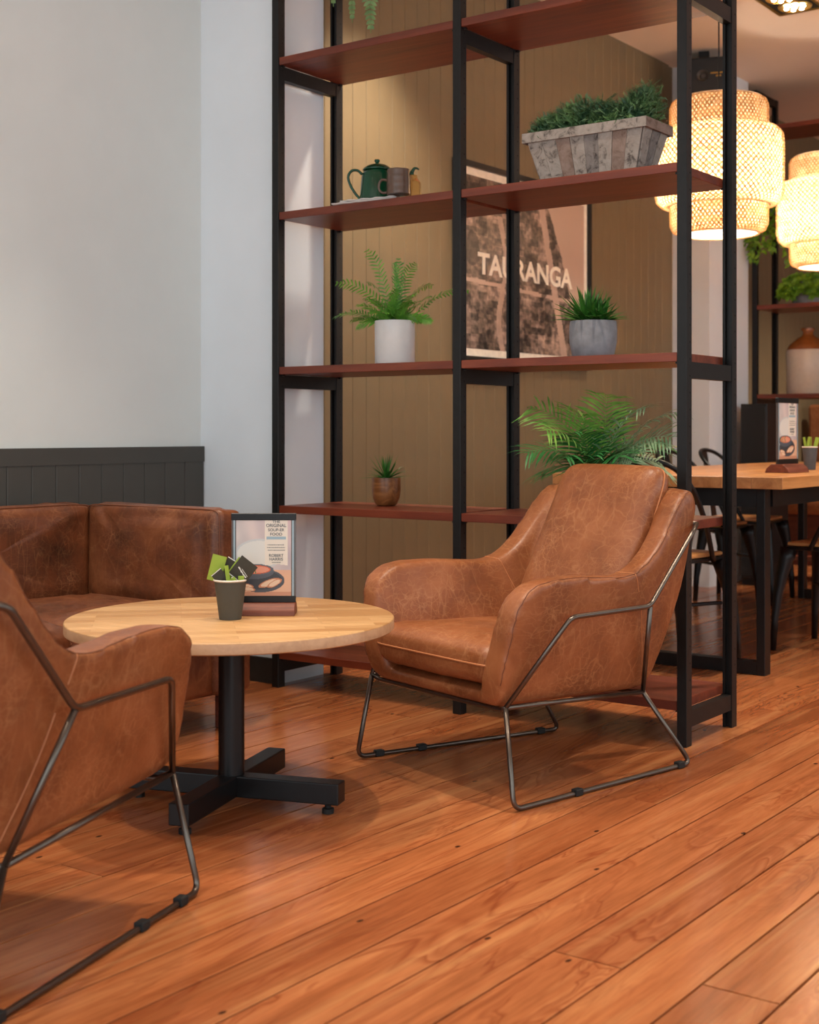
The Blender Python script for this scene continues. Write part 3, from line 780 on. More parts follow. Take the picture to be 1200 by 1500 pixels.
# ================================================================== PLANTS
def leaf_strip(bm, p0, p1, w, droop=0, n=3, nrm=Vector((0, 0, 1)), fold=0):
    """narrow leaf from p0 to p1 as a thin bent blade"""
    d = p1-p0; s = d.cross(nrm)
    if s.length < 1e-6: s = d.cross(Vector((1, 0, 0)))
    s.normalize(); prev = None
    for i in range(n+1):
        t = i/n; c = p0+d*t+Vector((0, 0, -droop*t*t)); ww = w*.5*math.sin(math.pi*min(1, .12+t*.88))**.7 if i < n else 0
        if i == n: cur = [bm.verts.new(c)]
        else: cur = [bm.verts.new(c-s*ww), bm.verts.new(c+s*ww+nrm*fold)]
        if prev:
            if len(cur) == 2: bm.faces.new((prev[0], prev[1], cur[1], cur[0]))
            else: bm.faces.new((prev[0], prev[1], cur[0]))
        prev = cur
def frond(P0, az, el, L, droop, nleaf, leaflen, w, mat, parent, name='frond', taper=.9, side_el=.0, stem=.0012, start=.12, lean=.55, rr=R, leafdroop=.006, roll=(0, 0)):
    """arching frond with paired leaflets"""
    bm = B(); pts = []; d = Vector((math.cos(az)*math.cos(el), math.sin(az)*math.cos(el), math.sin(el))); n = 16; p = Vector(P0)
    for i in range(n+1):
        pts.append(p.copy()); d2 = (d+Vector((0, 0, -droop*(i/n)**1.3))).normalized(); p = p+d2*(L/n)
    tube(bm, pts, [stem*(1-.7*i/n) for i in range(n+1)], 4)
    rl_ = rr.uniform(*roll)*rr.choice((-1, 1))
    for k in range(nleaf):
        t = start+(1-start)*(k+.5)/nleaf; f = t*n; i = min(int(f), n-1); c = pts[i].lerp(pts[i+1], f-i); dr = (pts[i+1]-pts[i]).normalized()
        side = dr.cross(Vector((0, 0, 1)))
        if side.length < .05: side = Vector((math.sin(az), -math.cos(az), 0))
        if abs(dr.z) > .75: side = side.normalized()*(1-(abs(dr.z)-.75)*3)+(E1-dr*E1.dot(dr))*(-1 if side.dot(E1) < 0 else 1)*(abs(dr.z)-.75)*4
        side.normalize(); up = side.cross(dr).normalized()
        ra_ = rl_; side, up = side*math.cos(ra_)+up*math.sin(ra_), up*math.cos(ra_)-side*math.sin(ra_)
        ll = leaflen*math.sin(math.pi*min(1, (.22+.78*(1-t))*.62+.12))*(1 if t < taper else .6)*rr.uniform(.85, 1.1)
        for s in (-1, 1):
            dd = (side*s*(1-lean*.4)+dr*lean+up*rr.uniform(-.05, .25)).normalized()
            leaf_strip(bm, c, c+dd*ll, w, leafdroop, 3, up, 0)
    return obj(name, bm, mat, parent, smooth=False, auto=1)
def pot(parent, prof, mat, soilr, soilz, name='pot'):
    bm = B(); lathe(bm, prof, 48); o = obj(name, bm, mat, parent, smooth=True)
    bm = B(); lathe(bm, [(0, soilz+.004), (soilr*.6, soilz+.003), (soilr, soilz)], 24); obj('soil', bm, M['soil'], parent)
    return o
# fern in white pot on shelf C
def on_shelf(px, Y, z):
    a = (px-600)/2000; c_, s_ = math.cos(YAW), math.sin(YAW)
    X = (a*c_*Y-s_*Y)/(c_+a*s_)
    return (X, Y, z+.0004)
p = on_shelf(578.5, 3.945, ZS['C'])
t = thing('potted_fern', p, 0, 'bright green fern in a white cylinder pot on the left bay', 'plant')
pot(t, [(0, 0), (.070, 0), (.072, .003), (.073, .158), (.0695, .158), (.069, .135), (0, .135)], M['white'], .068, .142)
rf = random.Random(5)
fr_ = [(-.93, .55, .24), (-.75, 1.0, .26), (-.88, .20, .20), (.9, .45, .235), (.55, .95, .23), (.75, .7, .2), (-.3, 1.2, .2), (.2, 1.25, .19), (-.95, .0, .15), (.95, .1, .14), (-.6, .75, .2), (0, .7, .16), (.35, .5, .17), (-.35, .5, .17), (.1, .35, .13), (-.1, .95, .2), (.6, .2, .13), (-.6, .2, .14)]
for i, (sx, el, L) in enumerate(fr_):
    az = YAW + math.acos(max(-1, min(1, sx)))*(1 if i % 3 else -1)
    frond((rf.uniform(-.03, .03), rf.uniform(-.03, .03), .142), az, el+.35, L*1.22, .9, 18, .036, .0060, M['fern'], t, rr=rf, lean=.6, roll=(.4, 1.0))
for i in range(24):
    az = rf.uniform(0, 6.28); frond((rf.uniform(-.035, .035), rf.uniform(-.035, .035), .142), az, rf.uniform(.4, 1.3), rf.uniform(.10, .17), .7, 14, .032, .0055, M['fern'], t, rr=rf, lean=.8, roll=(0, .8))
# hanging fern on the top shelf
p = on_shelf(523, 3.895, ZS['T'])
t = thing('hanging_fern', p, 0, 'trailing fern whose fronds hang down at the top left', 'plant')
pot(t, [(0, 0), (.055, 0), (.07, .12), (.066, .12), (.064, .10), (0, .10)], M['concrete'], .063, .105)
def hang(az, L, w, seed, fwd, leaf=.038, dx=0):
    rr = random.Random(seed); bm = B(); n = 22; d = Vector((math.cos(az), math.sin(az), 0)); pts = []
    for i in range(n+1):
        s = i/n*L
        # arc out over the shelf edge, then hang
        if s < .16: q = Vector((0, 0, .11))+d*s*(fwd/.16)+Vector((0, 0, .05*math.sin(s/.16*math.pi)))
        else: q = Vector((0, 0, .11))+d*(fwd+.02*math.sin((s-.16)*3))+Vector((dx*(s-.16), 0, -(s-.16)))
        pts.append(q)
    tube(bm, pts, .0014, 4)
    for k in range(46):
        tt = .06+.93*k/46; f = tt*n; i = min(int(f), n-1); c = pts[i].lerp(pts[i+1], f-i); ll = 1.7*leaf*(1.05-tt**4*.85)*rr.uniform(.85, 1.1)
        for s in (-1, 1):
            dd = (E1*s+Vector((0, 0, -.45))+E2*rr.uniform(-.4, .2)).normalized()
            leaf_strip(bm, c, c+dd*ll, .014, .006, 3, -E2)
    obj('frond', bm, M['fernpale'], t, auto=1)
hang(YAW-math.pi/2+.2, .845, .1, 1, .182, .030, .03); hang(YAW-math.pi/2-.45, .745, .1, 2, .175, .020, .02); hang(YAW-math.pi/2-.1, .805, .1, 9, .172, .019, .02); hang(YAW-math.pi/2-.8, .66, .1, 3, .17, .02); hang(YAW-math.pi/2+.55, .62, .1, 4, .17, .03); hang(YAW+.3, .4, .1, 5, .14); hang(YAW+2.8, .4, .1, 6, .14); hang(YAW-math.pi/2+.4, .72, .1, 8, .185, .028)

def rosette(parent, n, L, w, z, seed, mat, elmin=.1, elmax=1.5, spread=.012, c=(0, 0)):
    rr = random.Random(seed)
    for i in range(n):
        az = i*2.399+rr.uniform(-.2, .2); k = i/n; el = elmax-(elmax-elmin)*k**.8; ll = L*rr.uniform(.78, 1.05)
        d = Vector((math.cos(az)*math.cos(el), math.sin(az)*math.cos(el), math.sin(el)))
        p0 = Vector((c[0]+math.cos(az)*spread*k, c[1]+math.sin(az)*spread*k, z)); up = d.cross(Vector((-math.sin(az), math.cos(az), 0))).normalized()*-1
        bm = B(); nseg = 5; prev = None
        side = Vector((-math.sin(az), math.cos(az), 0))
        for j in range(nseg+1):
            q = j/nseg; cc_ = p0+d*ll*q+Vector((0, 0, .004-.018*q*q*(1 if el < .8 else 0))); ww = w*.5*(1-q**2.2)*(.75+.5*q*(1-q)*2)
            if j == nseg: cur = [bm.verts.new(cc_)]
            else: cur = [bm.verts.new(cc_-side*ww), bm.verts.new(cc_-up*ww*.45), bm.verts.new(cc_+side*ww)]
            if prev:
                if len(cur) == 3:
                    bm.faces.new((prev[0], prev[1], cur[1], cur[0])); bm.faces.new((prev[1], prev[2], cur[2], cur[1]))
                else: bm.faces.new((prev[0], prev[1], cur[0])); bm.faces.new((prev[1], prev[2], cur[0]))
            prev = cur
        obj('leaf', bm, mat, parent, smooth=True, auto=1)
# grey concrete pot
p = on_shelf(869, 3.935, ZS['C'])
t = thing('potted_succulent', p, 0, 'spiky green plant in a grey concrete pot before the poster', 'plant')
pot(t, [(0, 0), (.062, 0), (.068, .006), (.0765, .05), (.078, .09), (.075, .118), (.070, .118), (.069, .1), (0, .1)], M['concrete'], .068, .106)
rosette(t, 56, .128, .021, .112, 3, M['succ'], .18, 1.5, .020, (-.016, 0)); rosette(t, 26, .098, .017, .112, 8, M['succ'], .2, 1.4, .015, (.036, -.005))
for q, (x, y) in enumerate(((-.052, -.03), (.0, -.045))):
    bm = B(); bmesh.ops.create_icosphere(bm, subdivisions=2, radius=.009); bm.transform(Matrix.Translation((x, y, .116 if q == 0 else .108))); obj('pebble', bm, M['pebble'], t, smooth='full')
# wooden pot
p = on_shelf(566, 4.03, ZS['D'])
t = thing('potted_succulent', p, 0, 'small spiky plant in a round wooden pot', 'plant')
bmx = [(0, 0), (.030, 0), (.040, .006), (.050, .03), (.0535, .06), (.053, .104), (.049, .104), (.048, .09), (0, .09)]
pot(t, bmx, M['potwood'], .048, .094)
rosette(t, 34, .105, .010, .094, 12, M['succ'], .15, 1.5, .01)

# palm on shelf D behind the chair back
p = on_shelf(878, 3.96, ZS['D'])
t = thing('potted_palm', p, 0, 'leafy green palm on the shelf behind the armchair back', 'plant')
pot(t, [(0, 0), (.062, 0), (.078, .13), (.082, .14), (.076, .14), (.073, .12), (0, .12)], M['black'], .072, .125)
rp = random.Random(21)
pl = [(-.92, 1.08, .33, 'palm_a'), (-.75, .9, .29, 'palm_a'), (-.45, 1.15, .29, 'palm_a'), (-.08, 1.3, .30, 'palm_a'), (.3, 1.15, .27, 'palm_b'), (.6, 1.1, .32, 'palm_c'),
      (.85, 1.0, .34, 'palm_c'), (.7, .8, .30, 'palm_c'), (.95, .75, .28, 'palm_b'), (-.95, .65, .27, 'palm_b'), (-.6, .65, .22, 'palm_b'), (.2, .7, .20, 'palm_b'), (.9, .5, .24, 'palm_c'), (-.3, .7, .20, 'palm_b'), (-.5, .95, .25, 'palm_b'), (.4, .6, .22, 'palm_c'), (-.85, .4, .22, 'palm_b')]
for i, (sx, el, L, mt) in enumerate(pl):
    ang = math.acos(sx); az = YAW + (ang if i % 4 == 0 else -ang)
    frond((rp.uniform(-.02, .02), rp.uniform(-.02, .02), .135), az, el, L*1.0, .9, 16, .135, .0076, M[mt], t, rr=rp, lean=.60, start=.20, leafdroop=.034, stem=.002, roll=(.15, .75))

# birch bark planter on shelf B
pa = (-2.325, 3.845); zb = ZS['B']+.0004
t = thing('planter_box', (-2.115, 3.93, zb), 0, 'birch bark trough planter filled with feathery green foliage', 'plant')
hx0, hx1 = .17, .212; hy0, hy1 = .055, .085; hh = .158
mats = ['bark_a', 'bark_a', 'bark_b', 'bark_a', 'bark_c', 'bark_a', 'bark_b', 'bark_a']
def slab(c0, c1, out, k, mat, n=0):
    # wedge slab between bottom edge points c0b..c1b and top c0t..c1t
    (a0, a1), (b0, b1) = c0, c1; bm = B(); th = .006+.0008*(k % 3)
    vs = [Vector(a0), Vector(b0), Vector(b1), Vector(a1)]; vo = [v_+out*th for v_ in vs]; A = [bm.verts.new(v_) for v_ in vs]; Bv = [bm.verts.new(v_) for v_ in vo]
    bm.faces.new(A[::-1]); bm.faces.new(Bv)
    for i in range(4): bm.faces.new((A[i], A[(i+1) % 4], Bv[(i+1) % 4], Bv[i]))
    obj('bark_slab', bm, M[mat], t)
for sy in (-1, 1):
    n = 8; o = Vector((0, sy, -.1)).normalized()
    for k in range(n):
        u0, u1 = k/n+.0015, (k+1)/n-.0015
        f = lambda u: ((lerp(-hx0, hx0, u), sy*hy0, 0.0012), (lerp(-hx1, hx1, u), sy*hy1, hh-.004))
        slab(f(u0), f(u1), o, k, mats[k])
for sx in (-1, 1):
    n = 3; o = Vector((sx, 0, -.1)).normalized()
    for k in range(n):
        u0, u1 = k/n+.01, (k+1)/n-.01
        f = lambda u: ((sx*hx0, lerp(-hy0, hy0, u), 0.0012), (sx*hx1, lerp(-hy1, hy1, u), hh-.004))
        slab(f(u0), f(u1), o, k, ['bark_a', 'bark_c', 'bark_a'][k])
bm = B(); vb = [bm.verts.new((x*hx0, y*hy0, 0)) for x, y in ((-1, -1), (1, -1), (1, 1), (-1, 1))]; vt = [bm.verts.new((x*(hx1-.002), y*(hy1-.002), hh-.006)) for x, y in ((-1, -1), (1, -1), (1, 1), (-1, 1))]
bm.faces.new(vb[::-1]); bm.faces.new(vt)
for i in range(4): bm.faces.new((vb[i], vb[(i+1) % 4], vt[(i+1) % 4], vt[i]))
obj('inner_trough', bm, M['soil'], t)
for sy in (-1, 1):
    bm = B(); y0 = sy*(hy1+.008); box(bm, -hx1-.012, hx1+.012, min(y0, y0+sy*.004), max(y0, y0+sy*.004), hh-.028, hh+.004, .001); obj('bark_rim', bm, M['bark_a'], t)
for sx in (-1, 1):
    bm = B(); x0 = sx*(hx1+.008); box(bm, min(x0, x0+sx*.004), max(x0, x0+sx*.004), -hy1-.0075, hy1+.0075, hh-.028, hh+.004, .001); obj('bark_rim', bm, M['bark_b'], t)
# feathery foliage
rb = random.Random(31); V = []; Fc = []
def addtri(a, b, c):
    i = len(V); V.extend([tuple(a), tuple(b), tuple(c)]); Fc.append((i, i+1, i+2))
for k in range(2500):
    x = rb.uniform(-.195, .20); y = rb.uniform(-.075, .075); prof = .066+.016*math.sin((x+.2)*19+y*20)+.042*(x+.2)/.4+.022*noise.noise(Vector((x*18, y*18, 0)))
    z0 = hh-.015+rb.uniform(0, 1)**.7*prof; d = Vector((rb.gauss(0, .8)+x*2, rb.gauss(0, .8)+y*4, rb.uniform(-.2, .9))).normalized(); L = rb.uniform(.022, .048); y *= 1-.3*(z0-hh)/prof
    p0 = Vector((x, y, z0)); sd = d.cross(Vector((rb.uniform(-1, 1), rb.uniform(-1, 1), .3))).normalized()
    if p0.z+d.z*L > hh+prof+.045: continue
    for j in range(7):
        q = p0+d*L*j/7
        for s in (-1, 1):
            e = (sd*s+d*.8+Vector((0, 0, rb.uniform(-.3, .3)))).normalized(); wv = d.cross(e).normalized()*.0015
            addtri(q-wv-d*.001, q+wv+d*.001, q+e*rb.uniform(.009, .016))
    addtri(p0-sd*.0008, p0+sd*.0008, p0+d*L)
me = bpy.data.meshes.new('foliage'); me.from_pydata(V, [], Fc); obj('foliage', me, M['bush'], t, kind='stuff')

# ---------------------------------------------------------------- tea things on shelf B
zb = ZS['B']+.0004
p = on_shelf(552, 3.885, zb)
t = thing('folded_cloth', p, YAW*.2, 'folded white cloth lying under the green teapot', 'cloth')
bm = B(); n = 28
def clz(x, y): return .010+.004*noise.noise(Vector((x*30, y*30, 2)))
for layer, (sx, sy, z_) in enumerate(((.125, .075, 0.0), (.112, .07, .0075))):
    g = [[bm.verts.new((sx*(2*i/n-1)-(.02 if layer == 0 else 0)*(1 if i < n/2 else .3), sy*(2*j/8-1)+(.006*math.sin(i*.9)), z_+.0065+(.0022*noise.noise(Vector((i*.6, j*.7, layer))) if 0 < j < 8 else -.001))) for i in range(n+1)] for j in range(9)]
    g2 = [[bm.verts.new((v_.co.x, v_.co.y, z_)) for v_ in r_] for r_ in g]
    for j in range(8):
        for i in range(n): bm.faces.new((g[j][i], g[j][i+1], g[j+1][i+1], g[j+1][i])); bm.faces.new((g2[j][i], g2[j+1][i], g2[j+1][i+1], g2[j][i+1]))
    for j in range(8): bm.faces.new((g[j][0], g[j+1][0], g2[j+1][0], g2[j][0])); bm.faces.new((g[j][n], g2[j][n], g2[j+1][n], g[j+1][n]))
    for i in range(n): bm.faces.new((g[0][i], g2[0][i], g2[0][i+1], g[0][i+1])); bm.faces.new((g[8][i], g[8][i+1], g2[8][i+1], g2[8][i]))
obj('cloth_folds', bm, M['cloth'], t, smooth='full')
zt = zb+.0172
p = on_shelf(552.5, 3.90, zt)
t = thing('teapot', p, YAW, 'glossy dark green enamel teapot with domed lid', 'teapot')
bm = B(); lathe(bm, [(0, 0), (.060, 0), (.0625, .003), (.061, .03), (.056, .085), (.050, .102), (.046, .106), (0, .106)], 48); obj('body', bm, M['green'], t, smooth=True)
bm = B(); lathe(bm, [(0, .107), (.050, .107), (.052, .109), (.052, .112), (.047, .117), (.034, .126), (.016, .131), (0, .132)], 48); ld = obj('lid', bm, M['green'], t, smooth=True)
bm = B(); lathe(bm, [(0, .131), (.006, .132), (.006, .136), (.0105, .141), (.0095, .147), (0, .149)], 20); obj('knob', bm, M['green'], ld, smooth='full')
bm = B(); tube(bm, catmull([(-.054, 0, .094), (-.070, 0, .108), (-.092, 0, .106), (-.104, 0, .085), (-.096, 0, .055), (-.078, 0, .025), (-.062, 0, .006)], 8), .005, 8, flat=1.5); obj('handle', bm, M['green'], t, smooth='full')
bm = B(); tube(bm, catmull([(.052, 0, .045), (.075, 0, .062), (.088, 0, .088), (.102, 0, .104)], 8), [.014-.0035*i/8*1.0 if i < 16 else .0085 for i in range(25)], 12); obj('spout', bm, M['green'], t, smooth='full')
p = on_shelf(584, 3.845, zt)
t = thing('mug', (p[0], p[1], zb+.0172), YAW, 'brown stoneware mug standing in front of the green teapot', 'mug')
bm = B(); pr = [(0, 0), (.0405, 0), (.0415, .003)]+[(.0415-.0025*k/10+.0006*math.sin(k*2.2), .005+.083*k/10) for k in range(11)]+[(.0365, .0885), (.0365, .01), (0, .01)]
lathe(bm, pr, 40); obj('body', bm, M['brownmug'], t, smooth=True)
bm = B(); tube(bm, catmull([(-.040, 0, .050), (-.058, 0, .052), (-.068, 0, .038), (-.068, 0, .018), (-.056, 0, .006), (-.040, 0, .008)], 6), .0042, 8); obj('handle', bm, M['brownmug'], t, smooth='full')
p = on_shelf(605, 3.935, zb)
t = thing('sauce_bottle', p, YAW, 'small amber glass pourer with green spout beside the mug', 'bottle')
m = N('amber_clear'); m.base(lin(240, 204, 140), .08); m.b.inputs['Transmission Weight'].default_value = .85; m.b.inputs['IOR'].default_value = 1.3; M['amberclear'] = m.m
bm = B(); lathe(bm, [(0, 0), (.032, 0), (.033, .004), (.031, .03), (.029, .07), (.024, .078), (.017, .086), (.016, .098), (0, .098)], 32); obj('jar', bm, M['amberclear'], t, smooth=True)
bm = B(); lathe(bm, [(0, .0982), (.009, .0982), (.007, .11), (0, .112)], 16, -.004); tube(bm, catmull([(-.004, 0, .108), (.004, 0, .122), (.012, 0, .124), (.022, 0, .119)], 5), [.007, .007, .0065, .006, .0055, .005, .005, .0045, .004, .004, .004, .004, .0035, .003, .003, .003], 8); obj('spout', bm, M['green'], t, smooth='full')

# ================================================================== POSTER on the olive wall
def poster_fn(u, v):
    # hillside town photograph; sky upper right
    ridge = .70 + .22*math.sin(u*2.0)*0
    edge = .62+.36*(1-v)**.75 + .015*noise.noise(Vector((v*20, 3, 0)))   # coast line sweeping down to the right
    if u > edge:
        n_ = noise.noise(Vector((u*3, v*3, 0)))*8
        return (196+n_, 168+n_, 150+n_)
    road = abs(u-(.60+.22*(1-v)))
    n1 = noise.noise(Vector((u*9, v*7, 0))); n2 = noise.noise(Vector((u*34+n1, v*26, 4)))
    cell = noise.cell(Vector((u*38+v*6, v*44, 0))); cell2 = noise.cell(Vector((u*17, v*24, 9)))
    n3 = noise.noise(Vector((u*70, v*60, 2)))
    b = 118+52*n1+46*n2+30*n3+20*(cell-.5)+34*(cell2-.5)
    if road < .026: b = 168+10*n2
    if abs(v-(.40-.05*u)) < .012: b = 170
    if abs(u-.30+.03*math.sin(v*9)) < .02 and v < .8: b = 158+14*n2
    if noise.noise(Vector((u*7+3, v*8, 7))) > .36: b *= .52
    b = max(46, min(215, b*1.0+22))
    return (b, b*.86, b*.78)
py0, py1, pz0, pz1 = 5.35, 6.67, 1.285, 2.25
po = thing('framed_poster', (XO+.0005, (py0+py1)/2, pz0), 0, 'large black framed sepia town photograph lettered TAURANGA', 'poster')
yc = (py0+py1)/2
def pbox(y0, y1, z0, z1, x0, x1): return box(B(), x0, x1, y0-yc, y1-yc, z0-pz0, z1-pz0)
obj('backing', pbox(py0+.01, py1-.01, pz0+.01, pz1-.01, 0, .016), M['cream'], po)
for a in ((py0, py1, pz1-.028, pz1), (py0, py1, pz0, pz0+.028), (py0, py0+.028, pz0+.028, pz1-.028), (py1-.028, py1, pz0+.028, pz1-.028)):
    obj('frame_bar', pbox(*a, 0.0, .032), M['printframe'], po)
Wd, Hd = py1-py0-.13, pz1-pz0-.13
Fp = Matrix(((0, 0, 1, .0170), (1, 0, 0, 0), (0, 1, 0, .065), (0, 0, 0, 1)))
psheet = sheet('photo_print', Wd, Hd, 190, 140, poster_fn, M['print'], po, Fp)
put_text('TAURANGA', .14, M['text_pale'], psheet, Fp @ Matrix.Translation((.0, 1.715-pz0-.065, .0008)), bold=.004, depth=.0004, width=.93, height=.108)

# ================================================================== PENDANT LAMPS
def pendant(loc, label):
    t = thing('pendant_lamp', loc, 0, label, 'lamp', 'woven bamboo pendant lamps over the dining table')
    # profile segments as (r,z) polylines; z relative to the centre
    prof = [(.188, .285), (.205, .278), (.214, .255), (.214, .165), (.222, .158), (.255, .150), (.275, .128), (.280, .095), (.280, -.120), (.272, -.155), (.250, -.176), (.222, -.180), (.211, -.175), (.213, -.20), (.212, -.262), (.200, -.288), (.172, -.300)]
    pts = []
    for (r0, z0), (r1, z1) in zip(prof, prof[1:]):
        k = max(1, int(math.hypot(r1-r0, z1-z0)/.014))
        for q in range(k): pts.append((lerp(r0, r1, q/k), lerp(z0, z1, q/k)))
    pts.append(prof[-1])
    s = [0]
    for a, b in zip(pts, pts[1:]): s.append(s[-1]+math.hypot(b[0]-a[0], b[1]-a[1]))
    def layer(name, off, n, w, slope, parent=t):
        V_ = []; F_ = []
        for sg in (1, -1):
            for k in range(n):
                base = 2*math.pi*k/n; i0 = len(V_)
                for i, (r_, z_) in enumerate(pts):
                    rr_ = r_-off+sg*.0012; a = base+sg*s[i]*slope
                    dw = w/2/max(rr_, .05)*1.25
                    V_.append((rr_*math.cos(a-dw), rr_*math.sin(a-dw), z_)); V_.append((rr_*math.cos(a+dw), rr_*math.sin(a+dw), z_))
                for i in range(len(pts)-1): j = i0+2*i; F_.append((j, j+1, j+3, j+2))
        me = bpy.data.meshes.new(name); me.from_pydata(V_, [], F_); return obj(name, me, M['bamboo_strip' if off == 0 else 'bamboo'], parent, kind='stuff')
    layer('woven_shade', 0, 70, .0080, 3.5); layer('glow_liner', .010, 70, .0120, 2.2)  # the inner liner is added as a bright backing behind the lattice
    for r_, z_ in ((.188, .286), (.214, .163), (.216, -.178), (.172, -.301)):
        bm = B(); tube(bm, [(r_*math.cos(a*math.pi/30), r_*math.sin(a*math.pi/30), z_) for a in range(60)], .004, 6, closed=True)
        obj('hoop', bm, M['bamboo'], t, smooth='full')
    bm = B()
    for a in range(3):
        q = a*2*math.pi/3; tube(bm, [(.02*math.cos(q), .02*math.sin(q), .17), (.187*math.cos(q), .187*math.sin(q), .284)], .002, 5)
    obj('spider_frame', bm, M['black'], t)
    bm = B(); lathe(bm, [(0, .04), (.018, .04), (.02, .05), (.02, .165), (.012, .19), (0, .19)], 20); obj('bulb_holder', bm, M['white'], t, smooth=True)
    bm = B(); bmesh.ops.create_uvsphere(bm, u_segments=20, v_segments=12, radius=.042); bm.transform(Matrix.Translation((0, 0, 0))); obj('bulb', bm, M['bulb'], t, smooth='full')
    bm = B(); tube(bm, [(0, 0, .19), (0, 0, CEIL-loc[2]-.03)], .0035, 6); obj('cord', bm, M['black'], t)
    bm = B(); lathe(bm, [(0, CEIL-loc[2]-.03), (.045, CEIL-loc[2]-.028), (.05, CEIL-loc[2]), (0, CEIL-loc[2])], 24); obj('ceiling_rose', bm, M['white'], t, smooth=True)
    l = bpy.data.lights.new('bulb_light', 'POINT'); l.energy = 36; l.color = (1, .88, .74); l.shadow_soft_size = .05
    lo = bpy.data.objects.new('bulb_light', l); COL.objects.link(lo); lo.parent = t; lo.location = (0, 0, -.06)
    return t
pendant((-2.436, 5.65, 2.117), 'woven bamboo pendant lamp nearer the shelving, seen behind its right post')
pendant((-2.48, 7.22, 2.13), 'woven bamboo pendant lamp cut off by the right edge of the photo')

# ceiling fitting with clustered leds
t = thing('ceiling_light', (-2.60, 6.93, CEIL), 0, 'square recessed ceiling light with clustered warm bulbs', 'ceiling light')
bm = B()
for a in ((-.125, .125, -.20, -.185), (-.125, .125, .185, .20), (-.125, -.11, -.185, .185), (.11, .125, -.185, .185)): box(bm, a[0], a[1], a[2], a[3], -.012, -.0005)
obj('trim_frame', bm, M['gold'], t)
obj('housing', box(B(), -.109, .109, -.184, .184, -.006, -.0008), M['speaker'], t)
for cy in (-.09, .09):
    bm = B(); lathe(bm, [(.03, -.006), (.075, -.0062), (.085, -.013), (.088, -.006)], 32, 0, cy); rg = obj('lamp_ring', bm, M['gold'], t, smooth=True)
    for k in range(7):
        a = k*math.pi/3; r_ = .045 if k < 6 else 0
        bm = B(); bmesh.ops.create_uvsphere(bm, u_segments=12, v_segments=6, radius=.0125); bm.transform(Matrix.Translation((r_*math.cos(a), cy+r_*math.sin(a), -.014)) @ Matrix.Diagonal((1, 1, .5, 1))); obj('led', bm, M['led'], rg, smooth='full')
DLN = ['over the coffee table', 'over the right armchair', 'over the open floor on the right', 'over the left armchair', 'washing the olive panelled wall', 'x', 'over the walkway past the shelving', 'over the far right floor', 'in front of the far booth', 'over the near end of the sofa']
for i, (x, y, pw, sz, tg) in enumerate(DL):
    if i == 5: continue
    t = thing('recessed_downlight', (x, y, CEIL), 0, 'round recessed downlight in the ceiling '+DLN[i], 'ceiling light', 'round recessed downlights')
    bm = B(); lathe(bm, [(.038, -.004), (.055, -.007), (.062, -.0008)], 24); obj('bezel', bm, M['white'], t, smooth=True)
    bm = B(); lathe(bm, [(0, -.002), (.038, -.004)], 20); obj('lens', bm, M['led'], t)

# speaker high in the corner
t = thing('loudspeaker', (-3.36, 7.58, 2.74), rad(20), 'black wall loudspeaker high in the corner under the ceiling', 'speaker')
obj('cabinet', box(B(), -.14, .14, -.12, .12, 0, .40, .008), M['speaker'], t)
for r_, z_ in ((.075, .12), (.035, .29)):
    bm = B(); lathe(bm, [(0, .004), (r_*.3, .004), (r_*.5, -.002), (r_*.85, .008), (r_, .010), (r_, 0)], 28); bm.transform(Matrix.Translation((.0, -.121, z_)) @ Matrix.Rotation(rad(90), 4, 'X')); obj('cone', bm, M['cone'], t, smooth=True)
bm = B(); box(bm, .045, .115, -.1216, -.1202, .300, .308); box(bm, .075, .105, -.1216, -.1202, .282, .292); obj('gold_marking', bm, M['gold'], t, kind='stuff')
obj('ceiling_bracket', box(B(), -.03, .03, -.03, .03, .3995, .4598, .002), M['black'], t)

# ================================================================== DINING TABLE + CHAIRS
DX0, DX1, DY0, DY1, DZ = -2.90, -1.90, 5.0, 7.75, .775
t = thing('dining_table', (-2.4, 5.0, 0), 0, 'long oak dining table on black steel frame beyond the shelving', 'table')
def dbox(x0, x1, y0, y1, z0, z1, bev=0): return box(B(), x0+2.4, x1+2.4, y0-5, y1-5, z0, z1, bev)
n = 8; pw = (DX1-DX0)/n
for k in range(n):
    obj('table_plank', dbox(DX0+k*pw+.0006, DX0+(k+1)*pw-.0006, DY0, DY1, DZ-.045, DZ, .0012), M['dinetop'], t)
for yy in (DY0+.09, DY1-.16):
    for (a, b, z0, z1) in ((DX1-.14, DX1-.105, 0, DZ-.0455), (DX0+.105, DX0+.14, 0, DZ-.0455)): obj('leg', dbox(a, b, yy, yy+.06, z0, z1, .002), M['black'], t)
    for z0 in (0.002, DZ-.12): obj('cross_bar', dbox(DX0+.1405, DX1-.1405, yy+.005, yy+.055, z0, z0+.05 if z0 < .1 else DZ-.0455), M['black'], t)
for a in (DX0+.10, DX1-.13): obj('side_bar', dbox(a, a+.03, DY0+.1605, DY1-.1605, DZ-.12, DZ-.0455), M['black'], t)

